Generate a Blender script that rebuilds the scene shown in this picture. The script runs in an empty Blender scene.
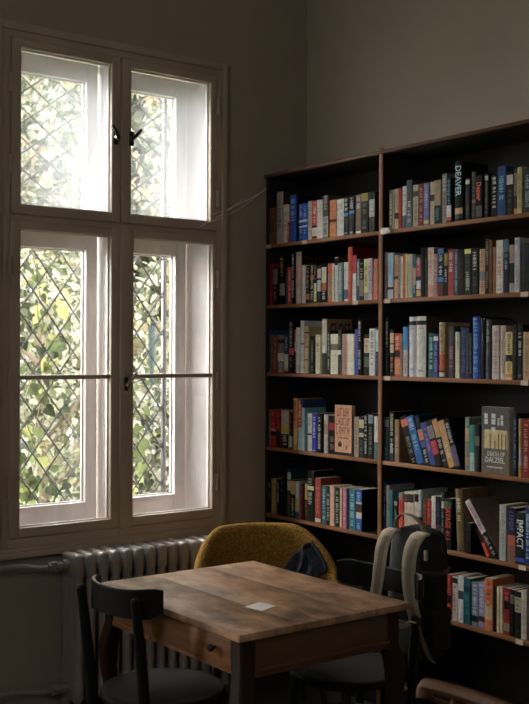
import bpy, bmesh, math, random
from mathutils import Vector, Matrix
R = random.Random(7)
SC = bpy.context.scene
COL = SC.collection
PI = math.pi

# ------------------------------------------------------------------ materials
def lin(hx, gain=1.0, cap=0.8):
    o = []
    for i in (0, 2, 4):
        c = int(hx[i:i+2], 16) / 255
        c = c / 12.92 if c <= .04045 else ((c + .055) / 1.055) ** 2.4
        o.append(min(cap, c**1.25 * gain * .98))
    l = .3*o[0]+.55*o[1]+.15*o[2]
    o = [c+(l-c)*.15 for c in o]
    return (*o, 1)
_mc = {}
def mat(name, col, rough=.6, metal=0, spec=.5, noise=None, bump=None, trans=None):
    """noise=(scale, amount, colour2, stretch xyz)   bump=(scale, strength)"""
    m = bpy.data.materials.new(name); m.use_nodes = True
    nt = m.node_tree; n = nt.nodes; b = n['Principled BSDF']
    b.inputs['Base Color'].default_value = (*col[:3], 1)
    b.inputs['Roughness'].default_value = rough
    b.inputs['Metallic'].default_value = metal
    b.inputs['Specular IOR Level'].default_value = spec
    if noise or bump:
        tc = n.new('ShaderNodeTexCoord')
    if noise:
        sc, amt, c2, st = noise
        mp = n.new('ShaderNodeMapping'); mp.inputs['Scale'].default_value = st
        nz = n.new('ShaderNodeTexNoise'); nz.inputs['Scale'].default_value = sc
        nz.inputs['Detail'].default_value = 6; nz.inputs['Roughness'].default_value = .62
        rp = n.new('ShaderNodeValToRGB'); rp.color_ramp.elements[0].position = .5 - amt
        rp.color_ramp.elements[1].position = .5 + amt
        rp.color_ramp.elements[0].color = (*c2[:3], 1); rp.color_ramp.elements[1].color = (*col[:3], 1)
        nt.links.new(tc.outputs['Object'], mp.inputs['Vector']); nt.links.new(mp.outputs[0], nz.inputs['Vector'])
        nt.links.new(nz.outputs['Fac'], rp.inputs['Fac']); nt.links.new(rp.outputs['Color'], b.inputs['Base Color'])
    if bump:
        nb = n.new('ShaderNodeTexNoise'); nb.inputs['Scale'].default_value = bump[0]; nb.inputs['Detail'].default_value = 4
        bp = n.new('ShaderNodeBump'); bp.inputs['Strength'].default_value = bump[1]; bp.inputs['Distance'].default_value = .01
        nt.links.new(tc.outputs['Object'], nb.inputs['Vector']); nt.links.new(nb.outputs['Fac'], bp.inputs['Height'])
        nt.links.new(bp.outputs[0], b.inputs['Normal'])
    if trans:
        t = n.new('ShaderNodeBsdfTranslucent'); t.inputs['Color'].default_value = (*trans[1][:3], 1)
        mx = n.new('ShaderNodeMixShader'); mx.inputs[0].default_value = trans[0]
        out = n['Material Output']
        nt.links.new(b.outputs[0], mx.inputs[1]); nt.links.new(t.outputs[0], mx.inputs[2]); nt.links.new(mx.outputs[0], out.inputs['Surface'])
    return m
def glass(name, dirt, gloss=.05):
    m = bpy.data.materials.new(name); m.use_nodes = True; nt = m.node_tree; n = nt.nodes
    n.remove(n['Principled BSDF'])
    t = n.new('ShaderNodeBsdfTransparent'); t.inputs[0].default_value = (.96, .97, .97, 1)
    g = n.new('ShaderNodeBsdfGlossy'); g.inputs['Roughness'].default_value = .02
    m1 = n.new('ShaderNodeMixShader'); m1.inputs[0].default_value = gloss
    nt.links.new(t.outputs[0], m1.inputs[1]); nt.links.new(g.outputs[0], m1.inputs[2])
    last = m1
    if dirt:
        d = n.new('ShaderNodeBsdfTranslucent'); d.inputs[0].default_value = (.74, .8, .86, 1)
        m2 = n.new('ShaderNodeMixShader')
        tc = n.new('ShaderNodeTexCoord'); nz = n.new('ShaderNodeTexNoise'); nz.inputs['Scale'].default_value = 5
        mr = n.new('ShaderNodeMapRange'); mr.inputs['To Min'].default_value = dirt * .75; mr.inputs['To Max'].default_value = dirt * 1.25
        nt.links.new(tc.outputs['Object'], nz.inputs['Vector']); nt.links.new(nz.outputs['Fac'], mr.inputs['Value'])
        nt.links.new(mr.outputs[0], m2.inputs[0])
        nt.links.new(m1.outputs[0], m2.inputs[1]); nt.links.new(d.outputs[0], m2.inputs[2]); last = m2
    nt.links.new(last.outputs[0], n['Material Output'].inputs['Surface'])
    return m

# ------------------------------------------------------------------ mesh builder
class MB:
    def __init__(s): s.v = []; s.f = []; s.m = []; s.mats = []
    def mi(s, m):
        if m not in s.mats: s.mats.append(m)
        return s.mats.index(m)
    def add(s, vs, fs, m):
        b = len(s.v); k = s.mi(m)
        s.v += [tuple(v) for v in vs]
        for f in fs: s.f.append([b + i for i in f]); s.m.append(k)
        return s
    def box(s, x0, x1, y0, y1, z0, z1, m, M=None):
        vs = [Vector((x, y, z)) for x in (x0, x1) for y in (y0, y1) for z in (z0, z1)]
        if M is not None: vs = [M @ v for v in vs]
        return s.add(vs, [(0,1,3,2),(4,6,7,5),(0,4,5,1),(2,3,7,6),(0,2,6,4),(1,5,7,3)], m)
    def bev(s, x0, x1, y0, y1, z0, z1, m, r=.004, seg=2, M=None):
        bm = bmesh.new()
        bmesh.ops.create_cube(bm, size=1)
        for v in bm.verts: v.co = Vector(((x0+x1)/2 + v.co.x*(x1-x0), (y0+y1)/2 + v.co.y*(y1-y0), (z0+z1)/2 + v.co.z*(z1-z0)))
        bmesh.ops.bevel(bm, geom=bm.edges[:], offset=r, segments=seg, affect='EDGES', profile=.5)
        return s.bm(bm, m, M)
    def bm(s, bm, m, M=None):
        bm.verts.index_update()
        vs = [(M @ v.co) if M is not None else v.co.copy() for v in bm.verts]
        fs = [[v.index for v in f.verts] for f in bm.faces]
        s.add(vs, fs, m); bm.free(); return s
    def tube(s, pts, rad, m, n=10, cap=True, flat=None, up=None):
        """sweep of an ellipse (rad may be a list; flat=(a,b) scales the two section axes)"""
        pts = [Vector(p) for p in pts]; N = len(pts)
        rs = rad if isinstance(rad, (list, tuple)) else [rad] * N
        a, b = flat or (1, 1)
        rings = []; prev = Vector(up) if up else None
        for i, p in enumerate(pts):
            t = (pts[min(i+1, N-1)] - pts[max(i-1, 0)]).normalized()
            if prev is None:
                prev = Vector((0, 0, 1)) if abs(t.z) < .9 else Vector((1, 0, 0))
            u = (prev - t * prev.dot(t)).normalized()
            if not up: prev = u
            w = t.cross(u)
            rings.append([p + (u * math.cos(2*PI*k/n) * a + w * math.sin(2*PI*k/n) * b) * rs[i] for k in range(n)])
        vs = [v for r in rings for v in r]; fs = []
        for i in range(N-1):
            for k in range(n):
                k2 = (k+1) % n
                fs.append((i*n+k, i*n+k2, (i+1)*n+k2, (i+1)*n+k))
        if cap: fs.append(tuple(range(n-1, -1, -1))); fs.append(tuple((N-1)*n+k for k in range(n)))
        return s.add(vs, fs, m)
    def ribbon(s, pts, wv, w, th, m):
        """flat band: pts centre path, wv width direction(s), w width(s), th thickness"""
        pts = [Vector(p) for p in pts]; N = len(pts); vs = []; fs = []
        for i, p in enumerate(pts):
            t = (pts[min(i+1, N-1)] - pts[max(i-1, 0)]).normalized()
            d = Vector(wv[i] if isinstance(wv, list) else wv); d = (d - t*d.dot(t)).normalized()
            nn = t.cross(d)
            ww = w[i] if isinstance(w, list) else w
            for a, b in ((-.5, -.3), (-.42, -.5), (.42, -.5), (.5, -.3), (.5, .3), (.42, .5), (-.42, .5), (-.5, .3)):
                vs.append(p + d*a*ww + nn*b*th)
        for i in range(N-1):
            for k in range(8):
                k2 = (k+1) % 8
                fs.append((i*8+k, i*8+k2, (i+1)*8+k2, (i+1)*8+k))
        fs.append(tuple(range(7, -1, -1))); fs.append(tuple((N-1)*8+k for k in range(8)))
        return s.add(vs, fs, m)
    def lathe(s, prof, m, n=24, M=None, sx=1, sy=1):
        vs = []; fs = []
        for r, z in prof:
            for k in range(n):
                a = 2*PI*k/n; vs.append(Vector((r*math.cos(a)*sx, r*math.sin(a)*sy, z)))
        if M is not None: vs = [M @ v for v in vs]
        for i in range(len(prof)-1):
            for k in range(n):
                k2 = (k+1) % n
                fs.append((i*n+k, i*n+k2, (i+1)*n+k2, (i+1)*n+k))
        fs.append(tuple(range(n-1, -1, -1))); fs.append(tuple((len(prof)-1)*n+k for k in range(n)))
        return s.add(vs, fs, m)
    def build(s, name, parent=None, smooth=35, loc=None, rz=0, subsurf=0):
        me = bpy.data.meshes.new(name)
        me.from_pydata(s.v, [], s.f)
        for m in s.mats: me.materials.append(m)
        me.polygons.foreach_set('material_index', s.m)
        if smooth:
            me.polygons.foreach_set('use_smooth', [True]*len(s.f))
            me.set_sharp_from_angle(angle=math.radians(smooth))
        me.update()
        bm = bmesh.new(); bm.from_mesh(me); bmesh.ops.recalc_face_normals(bm, faces=bm.faces[:]); bm.to_mesh(me); bm.free()
        o = bpy.data.objects.new(name, me); COL.objects.link(o)
        if parent: o.parent = parent
        if loc: o.location = loc
        o.rotation_euler.z = rz
        if subsurf:
            md = o.modifiers.new('round', 'SUBSURF'); md.levels = md.render_levels = subsurf
        return o
def tag(o, label=None, cat=None, group=None, kind=None):
    for k, v in (('label', label), ('category', cat), ('group', group), ('kind', kind)):
        if v: o[k] = v
    return o
def empty(name, loc=(0, 0, 0), rz=0):
    o = bpy.data.objects.new(name, None); COL.objects.link(o); o.location = loc; o.rotation_euler.z = rz
    o.empty_display_size = .05
    return o
def crom(P, n=8):
    """Catmull-Rom through P"""
    P = [Vector(p) for p in P]; Q = [2*P[0]-P[1]] + P + [2*P[-1]-P[-2]]; out = []
    for i in range(1, len(Q)-2):
        a, b, c, d = Q[i-1:i+3]
        for k in range(n):
            t = k/n
            out.append(.5*((2*b) + (c-a)*t + (2*a-5*b+4*c-d)*t*t + (3*b-a-3*c+d)*t**3))
    out.append(P[-1]); return out
_tc = {}
def text2d(s, bold=0.0):
    """flat lettering as vertices and faces, unit height box"""
    key = (s, bold)
    if key in _tc: return _tc[key]
    cu = bpy.data.curves.new('lettering', 'FONT'); cu.body = s; cu.resolution_u = 2; cu.offset = bold
    to = bpy.data.objects.new('lettering', cu); COL.objects.link(to)
    dg = bpy.context.evaluated_depsgraph_get(); dg.update()
    me = bpy.data.meshes.new_from_object(to.evaluated_get(dg))
    vs = [v.co.copy() for v in me.vertices]; fs = [tuple(p.vertices) for p in me.polygons]
    bpy.data.objects.remove(to); bpy.data.curves.remove(cu); bpy.data.meshes.remove(me)
    x0 = min(v.x for v in vs); x1 = max(v.x for v in vs); y0 = min(v.y for v in vs); y1 = max(v.y for v in vs)
    vs = [((v.x-x0)/(x1-x0), (v.y-y0)/(y1-y0)) for v in vs]
    _tc[key] = (vs, fs); return _tc[key]
def put_text(mb, s, m, org, ux, uy, bold=0.0):
    """lettering filling the parallelogram org, org+ux, org+uy"""
    vs, fs = text2d(s, bold); org = Vector(org); ux = Vector(ux); uy = Vector(uy)
    mb.add([org + ux*a + uy*b for a, b in vs], fs, m)

# palette
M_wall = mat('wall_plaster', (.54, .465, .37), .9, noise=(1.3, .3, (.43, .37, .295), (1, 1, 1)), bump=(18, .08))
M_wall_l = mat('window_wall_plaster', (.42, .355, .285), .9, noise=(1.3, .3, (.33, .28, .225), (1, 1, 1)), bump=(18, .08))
M_room = mat('room_plaster', (.4, .35, .3), .9)
M_ceil = mat('ceiling_plaster', (.8, .76, .7), .9)
M_floor = mat('floor_boards', (.04, .035, .03), .6, noise=(3, .3, (.03, .026, .022), (1, 8, 1)))
M_paint = mat('window_paint', (.51, .425, .34), .5, noise=(4, .3, (.40, .33, .265), (1, 1, 1)), bump=(30, .05))
M_white = mat('casement_white', (.89, .845, .85), .5, noise=(9, .18, (.74, .69, .685), (1, 1, .3)), bump=(25, .06))
M_gclear = glass('clear_glass', 0)
M_gdirty = glass('dusty_glass', .085)
M_iron = mat('iron_dark', (.03, .03, .03), .4, metal=.6)
M_grille = mat('grille_steel', (.09, .09, .095), .45, metal=.2)
M_brass = mat('worn_metal', (.55, .5, .42), .3, metal=.9)
M_rad = mat('radiator_enamel', (.36, .32, .30), .35, noise=(7, .3, (.24, .215, .20), (1, 1, .4)))
M_case = mat('bookcase_wood', (.31, .135, .058), .6, spec=.2, noise=(5, .3, (.19, .08, .034), (6, 6, .8)), bump=(40, .05))
M_case_shade = mat('bookcase_shaded_wood', (.012, .009, .007), .8, noise=(5, .3, (.008, .006, .005), (6, 6, .8)))  # shade inside the case painted in as near-black wood
M_shelf = mat('shelf_board_wood', (.33, .142, .06), .6, spec=.2, noise=(6, .3, (.18, .075, .03), (1, 6, 6)), bump=(40, .05))
M_page = mat('page_paper', (.62, .54, .42), .85, noise=(160, .3, (.5, .43, .32), (1, 1, .02)))
M_tag = mat('shelf_label_card', (.60, .46, .33), .8)
M_rag = mat('torn_paper', (.75, .7, .62), .85)
BOOKS = [
('L1', 0.0283, 0.047, 0.187, 0, '6e5537', 'mustard brown slim book at the far left end', [(0.93, 1.0, '8a4030')], [(0.3, 0.6, '3a2c1c')]),
('L1', 0.0875, 0.0511, 0.2612, 0, '96918a', 'tall pale grey hardback', [], [(0.25, 0.85, '5a5a60')]),
('L1', 0.1391, 0.0355, 0.1932, 0, 'b9afa0', 'short cream paperback against the tall grey hardback', [], [(0.3, 0.8, '7a7468')]),
('L1', 0.1751, 0.0173, 0.1879, 0, 'aa3c32', 'thin red and white booklet', [(0.55, 1.0, 'b9a89a')], [(0.1, 0.45, 'e0d0c0')]),
('L1', 0.1929, 0.0513, 0.233, 0, '1e5aaa', 'tall bright blue book with pale blue title', [], [(0.42, 0.95, '9cc4dc')]),
('L1', 0.2648, 0.0322, 0.183, 0, '2a5a9c', 'dull blue book with white bands, left of its twin', [(0.5, 0.56, 'd8dce0'), (0.36, 0.4, 'd8dce0')], [(0.62, 0.95, 'a8b8c8'), (0.08, 0.32, 'a8b8c8')]),
('L1', 0.2978, 0.0372, 0.1821, 0, '1c5cb4', 'bright blue book with white bands, right of its twin', [(0.5, 0.57, 'e4e4e8'), (0.36, 0.41, 'e4e4e8')], [(0.62, 0.95, '88a8d0'), (0.08, 0.32, '88a8d0')]),
('L1', 0.3388, 0.0253, 0.1891, 0, 'b4aa9c', 'cream grey thin paperback beside the blue twins', [], [(0.2, 0.9, '6a645c')]),
('L1', 0.3649, 0.041, 0.1884, 0, 'be4838', 'book with red upper spine over a black picture', [(0.04, 0.36, '28241f'), (0.08, 0.3, 'c8bca8')], [(0.4, 0.95, 'e8b8a0')]),
('L1', 0.4067, 0.0181, 0.188, 0, 'c8beae', 'cream paperback right of the red topped book', [], [(0.3, 0.7, '8c8478')]),
('L1', 0.4255, 0.0239, 0.1856, 0, 'cdc3b4', 'pale ivory paperback left of the mottled tall book', [], [(0.5, 0.9, '9c9486')]),
('L1', 0.4501, 0.0414, 0.2045, 0, '4a4742', 'tall mottled grey and black book', [(0.02, 0.5, '9a948c')], [(0.05, 0.47, '1c1a18'), (0.55, 0.98, '9a948c')]),
('L1', 0.5004, 0.0466, 0.1761, 0, 'c87848', 'orange tan book with a dark emblem', [(0.4, 0.48, '5a3020')], [(0.5, 0.92, 'a05830')]),
('L1', 0.5484, 0.0194, 0.1733, 0, 'b4b0ac', 'thin light grey book beside the orange one', [], [(0.2, 0.9, '78746e')]),
('L1', 0.5685, 0.0321, 0.1746, 0, 'bcb6b0', 'light grey white book left of the black pair', [], [(0.3, 0.9, '8a857e')]),
('L1', 0.6049, 0.0325, 0.1786, 0, '1e1f21', 'black book with blue dot, left of two alike', [(0.5, 0.58, '3c78a8')], [(0.62, 0.95, 'a8a8a6'), (0.03, 0.07, 'd8d8d8')]),
('L1', 0.6408, 0.0363, 0.1795, 0, '1f1f20', 'black book with blue dot, right of two alike', [(0.55, 0.62, '3c78a8')], [(0.65, 0.95, 'a8a8a6'), (0.03, 0.07, 'd8d8d8')]),
('L1', 0.684, 0.0358, 0.1802, 0, '6e5a4b', 'brown book with cream title and white foot mark', [(0.02, 0.07, 'd8d4cc')], [(0.65, 0.97, 'd8c8b0')]),
('L1', 0.7232, 0.0448, 0.183, 0, '24221e', 'black book with olive yellow top', [(0.8, 1.0, '8a7d3c')], [(0.1, 0.75, '6c665a')]),
('L1', 0.7766, 0.0374, 0.1824, 0, '34322f', 'dark grey book with pale title panel by divider', [(0.38, 0.82, '8e8c88')], [(0.42, 0.8, 'd8d6d2')]),
('L2', 0.0275, 0.0282, 0.2105, 0, '82231e', 'dark red book at the far left end', [], [(0.05, 0.3, 'b05048')]),
('L2', 0.0616, 0.0375, 0.1871, 0, '1a1917', 'short black book with chalk white title', [(0.55, 0.97, '77736c')], [(0.1, 0.5, '8c877c')]),
('L2', 0.1129, 0.0434, 0.2501, 0, '151513', 'tall black book with yellow lettering', [(0.18, 0.42, '8c8a84')], [(0.48, 0.95, 'c8a850')]),
('L2', 0.1598, 0.0187, 0.1864, 0, '3c4664', 'dim slate blue thin book', [], [(0.3, 0.8, '5a6480')]),
('L2', 0.18, 0.0306, 0.1849, 0, 'c83732', 'bright red thin book', [], [(0.1, 0.9, 'e8a89c')]),
('L2', 0.2127, 0.0303, 0.2576, 0, '181817', 'tall black book with white lettering', [], [(0.1, 0.45, 'b8b8b4'), (0.5, 0.95, 'd0d0cc')]),
('L2', 0.2462, 0.0449, 0.2557, 0, 'a59b96', 'tall light grey book with blush middle', [(0.35, 0.75, 'b09088')], [(0.05, 0.3, 'c8c4c4')]),
('L2', 0.2929, 0.0272, 0.1881, 0, 'bebec8', 'plain white slim book', [], [(0.4, 0.9, 'dcdce2')]),
('L2', 0.3217, 0.0285, 0.1833, 0, '211f1c', 'black book with tan lettering', [(0.1, 0.25, 'b07850')], [(0.3, 0.95, 'b09878')]),
('L2', 0.3525, 0.0306, 0.1926, 0, '22211d', 'black book with ivory lettering', [(0.6, 0.7, 'a85048')], [(0.1, 0.95, 'b0a88c')]),
('L2', 0.3838, 0.0205, 0.191, 0, '1e1c1a', 'thin book with cream lower half', [(0.03, 0.5, 'cbb888')], [(0.55, 0.95, '888070')]),
('L2', 0.4065, 0.0278, 0.1811, 0, '2a2c34', 'dark book with grey and pink patches', [(0.3, 0.6, 'a8a8b0'), (0.65, 0.9, 'c0a0a0')], [(0.05, 0.28, '3c4870')]),
('L2', 0.4433, 0.0364, 0.1868, 0, '1b1a18', 'black book with orange and ivory patches', [(0.3, 0.5, 'b06040'), (0.5, 0.9, 'bcb4a0')], [(0.05, 0.28, 'c8c0b4')]),
('L2', 0.4855, 0.0374, 0.1851, 0, 'a08070', 'tan book with salmon pink top', [(0.72, 1.0, 'be5f50'), (0.0, 0.12, 'b06050')], [(0.2, 0.7, '6c5a48')]),
('L2', 0.5236, 0.0138, 0.1801, 0, 'c3b8a0', 'very thin cream book', [], [(0.2, 0.8, '9a9080')]),
('L2', 0.538, 0.0238, 0.2106, 0, 'c8c4bc', 'tall white book with black spotted head', [(0.82, 0.98, '2a2826')], [(0.2, 0.75, 'a09c98')]),
('L2', 0.5634, 0.0343, 0.1817, 0, '6e8787', 'grey teal book', [], [(0.15, 0.9, 'b0c0bc')]),
('L2', 0.6027, 0.029, 0.1832, 0, 'b9b4be', 'lavender white book with dark foot', [(0.05, 0.3, '5c5c74')], [(0.4, 0.9, '9a96a4')]),
('L2', 0.6322, 0.0301, 0.2517, 0, 'c8553c', 'tallest orange red book, standing above all', [], [(0.1, 0.6, 'd87858')]),
('L2', 0.6638, 0.0264, 0.211, 0, 'b4424a', 'tall pink red book fading to white below', [(0.0, 0.6, 'c8beb8')], [(0.1, 0.5, 'a09890')]),
('L2', 0.6922, 0.0193, 0.1926, 0, '4c7478', 'thin teal and white book', [(0.0, 0.35, '2c5870')], [(0.35, 0.95, 'c8d0cc')]),
('L2', 0.7149, 0.0293, 0.188, 0, '1a1918', 'black book with tan picture below the teal one', [(0.1, 0.5, '7c6c5c')], [(0.55, 0.9, 'b09080')]),
('L2', 0.7463, 0.0284, 0.1888, 0, 'c8b482', 'pale yellow book with dark title', [(0.0, 0.18, '8c8c84')], [(0.3, 0.9, '4a4030')]),
('L2', 0.7766, 0.0261, 0.1896, 0, 'aa9ba5', 'mauve grey book', [], [(0.1, 0.9, '6c6070')]),
('L2', 0.8067, 0.0291, 0.1839, 0, 'be6950', 'salmon book beside the divider', [], [(0.1, 0.9, 'd89078')]),
('L3', 0.0275, 0.006, 0.1767, 0, '1c2a40', 'thin midnight blue book at the far left end', [], [(0.3, 0.7, '2c3c58')]),
('L3', 0.034, 0.006, 0.2156, 0, '28598c', 'blue book shading to teal below', [(0.0, 0.35, '1f6468'), (0.02, 0.06, 'c0c8c0')], [(0.4, 0.9, '88a8b8')]),
('L3', 0.0422, 0.021, 0.1917, 0, '784e3a', 'tan brown thin book', [], [(0.2, 0.8, '987058')]),
('L3', 0.064, 0.0316, 0.1915, 0, '7d4b41', 'reddish brown book left of the labelled grey one', [], [(0.1, 0.9, 'a87868')]),
('L3', 0.0973, 0.0518, 0.1911, 0, '78736e', 'wide grey book with cream label', [(0.3, 0.52, 'c8bca8'), (0.78, 0.88, '34302c')], [(0.05, 0.25, 'b0b0b4')]),
('L3', 0.1532, 0.0324, 0.1882, 0, '1e3c6e', 'navy topped book with cream and yellow base', [(0.05, 0.5, 'c4c0b0'), (0.05, 0.13, 'c09840')], [(0.6, 0.95, '88a0c0')]),
('L3', 0.1895, 0.0409, 0.2587, 0, '1a1918', 'tall black book with pink patch', [(0.35, 0.48, 'b84858')], [(0.52, 0.97, 'b0ac9c'), (0.08, 0.32, '706c64')]),
('L3', 0.2313, 0.0167, 0.2159, 0, '34241e', 'thin dark book with orange top', [(0.72, 1.0, 'c85a30'), (0.5, 0.72, 'a8a09c')], [(0.1, 0.4, '483830')]),
('L3', 0.2495, 0.0276, 0.2265, 0, 'c3bcb4', 'white thin book, shorter of two', [], [(0.3, 0.8, 'a09890')]),
('L3', 0.2801, 0.0281, 0.2596, 0, 'c8c3bc', 'tall white book with black line', [(0.55, 0.57, '181818')], [(0.6, 0.95, 'a8a098')]),
('L3', 0.3091, 0.0348, 0.2314, 0, 'a59673', 'tan book with dark cross bands', [(0.85, 0.88, '302820'), (0.55, 0.57, '302820'), (0.28, 0.3, '302820')], [(0.6, 0.82, '6c5c40')]),
('L3', 0.3595, 0.0305, 0.1839, 0, '1e1e1e', 'black book with grey lettering', [], [(0.1, 0.95, '8c8c8a')]),
('L3', 0.3983, 0.0346, 0.1899, 0, 'c3af91', 'sand coloured book with black title', [(0.0, 0.1, 'c8b89c')], [(0.55, 0.82, '28221c')]),
('L3', 0.4483, 0.0348, 0.2648, 0, 'c8bcaa', 'tall cream book whose cover shows a word', [(0.0, 0.4, '4c4a48'), (0.38, 0.42, 'b0aca8')], [(0.5, 0.9, 'a09078')]),
('L3', 0.4841, 0.0213, 0.2097, 0, '262622', 'black book with white lettering', [], [(0.1, 0.95, 'a8a8a0')]),
('L3', 0.5069, 0.0551, 0.1921, 0, 'c3b9a0', 'thick cream book with small dark figure', [(0.6, 0.75, '6c6450')], [(0.1, 0.5, 'a8a084')]),
('L3', 0.5642, 0.0229, 0.2087, 0, '3c3836', 'dark grey book with white spot', [(0.45, 0.55, 'e0e0e0')], [(0.6, 0.9, '7c6c64')]),
('L3', 0.5914, 0.0298, 0.1914, 0, '967873', 'mauve book', [], [(0.2, 0.8, '785c5c')]),
('L3', 0.622, 0.0148, 0.1912, 0, 'b4968c', 'dusty pink thin book right of the mauve one', [], [(0.3, 0.7, '94786c')]),
('L3', 0.6374, 0.0426, 0.1909, 0, 'c8b9a5', 'plain thick cream book', [], [(0.3, 0.7, 'b0a088')]),
('L3', 0.6806, 0.0214, 0.2114, 0, '2d50a0', 'royal blue book with pink lettering', [], [(0.4, 0.9, 'a05c84')]),
('L3', 0.7039, 0.0294, 0.2567, 0, '161515', 'tall black book with white lettering', [], [(0.08, 0.45, 'a0a098'), (0.6, 0.97, 'c0beb4')]),
('L3', 0.7445, 0.0358, 0.188, 0, '2c2c26', 'dark book with cream picture', [(0.55, 0.9, 'b4a488'), (0.2, 0.45, '5c6454')], [(0.6, 0.85, '3c3830')]),
('L3', 0.7848, 0.0379, 0.2136, 0, 'c8c0bc', 'white book with black letters down its spine', [], [(0.2, 0.95, '302c30')]),
('L3', 0.8247, 0.0171, 0.2182, 0, '1e3c50', 'navy book with white strip by divider', [(0.5, 0.95, 'a8b4bc')], [(0.1, 0.45, '5c7c90')]),
('L4', 0.0275, 0.0157, 0.1894, 0, '69645a', 'wide grey book at the far left end', [], [(0.2, 0.9, '7c766c')]),
('L4', 0.0449, 0.0418, 0.1892, 0, 'a02828', 'red book with dark middle band', [(0.3, 0.42, '2c1c1c'), (0.42, 0.5, 'c08078')], [(0.55, 0.95, 'd06058')]),
('L4', 0.0884, 0.0306, 0.1879, 0, '962a28', 'red topped book with dark teal foot', [(0.0, 0.45, '1c3034')], [(0.5, 0.95, 'b84c44')]),
('L4', 0.1322, 0.0593, 0.1906, 0, 'b0aca8', 'wide grey white book with yellow patch', [(0.0, 0.38, '2a2824'), (0.4, 0.6, 'c0a850')], [(0.65, 0.95, '908c88'), (0.05, 0.35, 'b8b4ac')]),
('L4', 0.1972, 0.0248, 0.1849, 0, '3c201a', 'dark book with rust title and white foot', [(0.05, 0.35, 'a8a49c')], [(0.42, 0.9, 'a05038')]),
('L4', 0.233, 0.0309, 0.2538, 0, 'be823c', 'tallest orange yellow book with striped title', [(0.1, 0.4, 'd0a060')], [(0.45, 0.97, '603020')]),
('L4', 0.2647, 0.0329, 0.2496, 0, '3c5078', 'tall book striped blue and red over pale blue', [(0.0, 0.45, '88b0c8'), (0.45, 0.9, 'a84848')], [(0.5, 0.98, 'c0b8c0')]),
('L4', 0.2994, 0.021, 0.2094, 0, '78aac8', 'light blue thin book', [(0.0, 0.4, 'a8b0b0')], [(0.4, 0.9, 'c8d8e0')]),
('L4', 0.3398, 0.0307, 0.1861, 0, 'b4b0a6', 'pale grey book left of the blue one', [(0.42, 0.47, '484440')], [(0.55, 0.9, '888478')]),
('L4', 0.3712, 0.0342, 0.1877, 0, '2c43ac', 'royal blue book with white title', [], [(0.35, 0.9, 'c0cce8'), (0.02, 0.06, 'd8d8e8')]),
('L4', 0.4167, 0.0315, 0.1899, 0, '181c1c', 'black book with cream lettering', [], [(0.1, 0.9, 'b4b098')]),
('L4', 0.4653, 0.0258, 0.1849, 0, 'b0a8a4', 'pale book with pink middle', [(0.5, 0.75, 'a87c78')], [(0.05, 0.95, '787474')]),
('L4', 0.4971, 0.0495, 0.1819, 0, '1a1212', 'black book with red blots', [(0.62, 0.82, '8c1e20')], [(0.1, 0.25, '806c58'), (0.3, 0.45, '806c58')]),
('L4', 0.668, 0.0097, 0.184, 0, '1a1a1c', 'very thin black book beside the face-out cover', [], [(0.3, 0.7, '3c3c40')]),
('L4', 0.6784, 0.0317, 0.1851, 0, '968570', 'tan book right of the face-out cover', [], [(0.2, 0.9, '6c5c48')]),
('L4', 0.7142, 0.0334, 0.1898, 0, '283430', 'dark green book with cream patches', [(0.72, 0.92, 'a8a084'), (0.5, 0.6, '8c9078')], [(0.1, 0.45, '506058')]),
('L4', 0.751, 0.0229, 0.1992, 0, '141414', 'black book with white lettering', [], [(0.05, 0.45, 'a8a490'), (0.5, 0.97, 'd0d4d8')]),
('L4', 0.7793, 0.0314, 0.2059, 0, '16201f', 'black teal book with tan lettering', [(0.78, 0.97, '6c8490')], [(0.1, 0.7, '6c6450')]),
('L4', 0.8154, 0.0251, 0.1948, 0, 'beb0aa', 'blush book with teal foot by divider', [(0.0, 0.4, '446c68')], [(0.5, 0.95, 'e0d8d4')]),
('L5', 0.0275, 0.014, 0.1821, 0, '262422', 'dark book with grey patches at left end', [(0.7, 0.85, '6c6c68'), (0.4, 0.6, '6c2c30')], [(0.1, 0.25, '50504c')]),
('L5', 0.055, 0.0342, 0.1791, 0, '8c7d55', 'olive tan book', [], [(0.1, 0.95, 'a89868')]),
('L5', 0.1, 0.0215, 0.1799, 0, '1a1a1c', 'thin black book with white title', [], [(0.3, 0.9, 'a8a4a0')]),
('L5', 0.1255, 0.0278, 0.1973, 0, '151515', 'black book with grey specks', [], [(0.6, 0.97, '787470')]),
('L5', 0.1541, 0.0252, 0.2371, 0, '101c1e', 'tall teal black book', [], [(0.3, 0.7, '1c4448')]),
('L5', 0.1833, 0.0282, 0.2424, 0, '24484c', 'tall dark teal book with cream panels', [(0.55, 0.75, 'a8a894'), (0.78, 0.92, 'b4b4b0'), (0.25, 0.45, '6c4834')], [(0.05, 0.2, '507c80')]),
('L5', 0.2124, 0.0335, 0.189, 0, '24241c', 'dark book with yellow panel', [(0.62, 0.97, 'aa963c')], [(0.05, 0.55, 'a8a074')]),
('L5', 0.2475, 0.0284, 0.1838, 0, '8ea0b0', 'pale blue book with yellow foot', [(0.25, 0.55, 'a89c58'), (0.0, 0.18, '3c4460')], [(0.6, 0.95, 'd0d4d8')]),
('L5', 0.2854, 0.0203, 0.1788, 0, '6e323c', 'mauve red thin book', [], [(0.1, 0.9, 'a06068')]),
('L5', 0.3182, 0.0224, 0.1832, 0, '503820', 'brown book with yellow upper spine', [(0.55, 0.98, 'aa9650')], [(0.1, 0.5, '907050')]),
('L5', 0.345, 0.0496, 0.2468, 0, '2d3223', 'tall dark green book with cream band', [(0.62, 0.7, 'c8bc98')], [(0.35, 0.58, 'c8c4a8'), (0.72, 0.85, '8c8c70')]),
('L5', 0.4001, 0.0428, 0.2167, 0, '96463c', 'brick red book', [(0.02, 0.1, 'c0b0a8')], [(0.2, 0.8, 'b06858')]),
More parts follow.
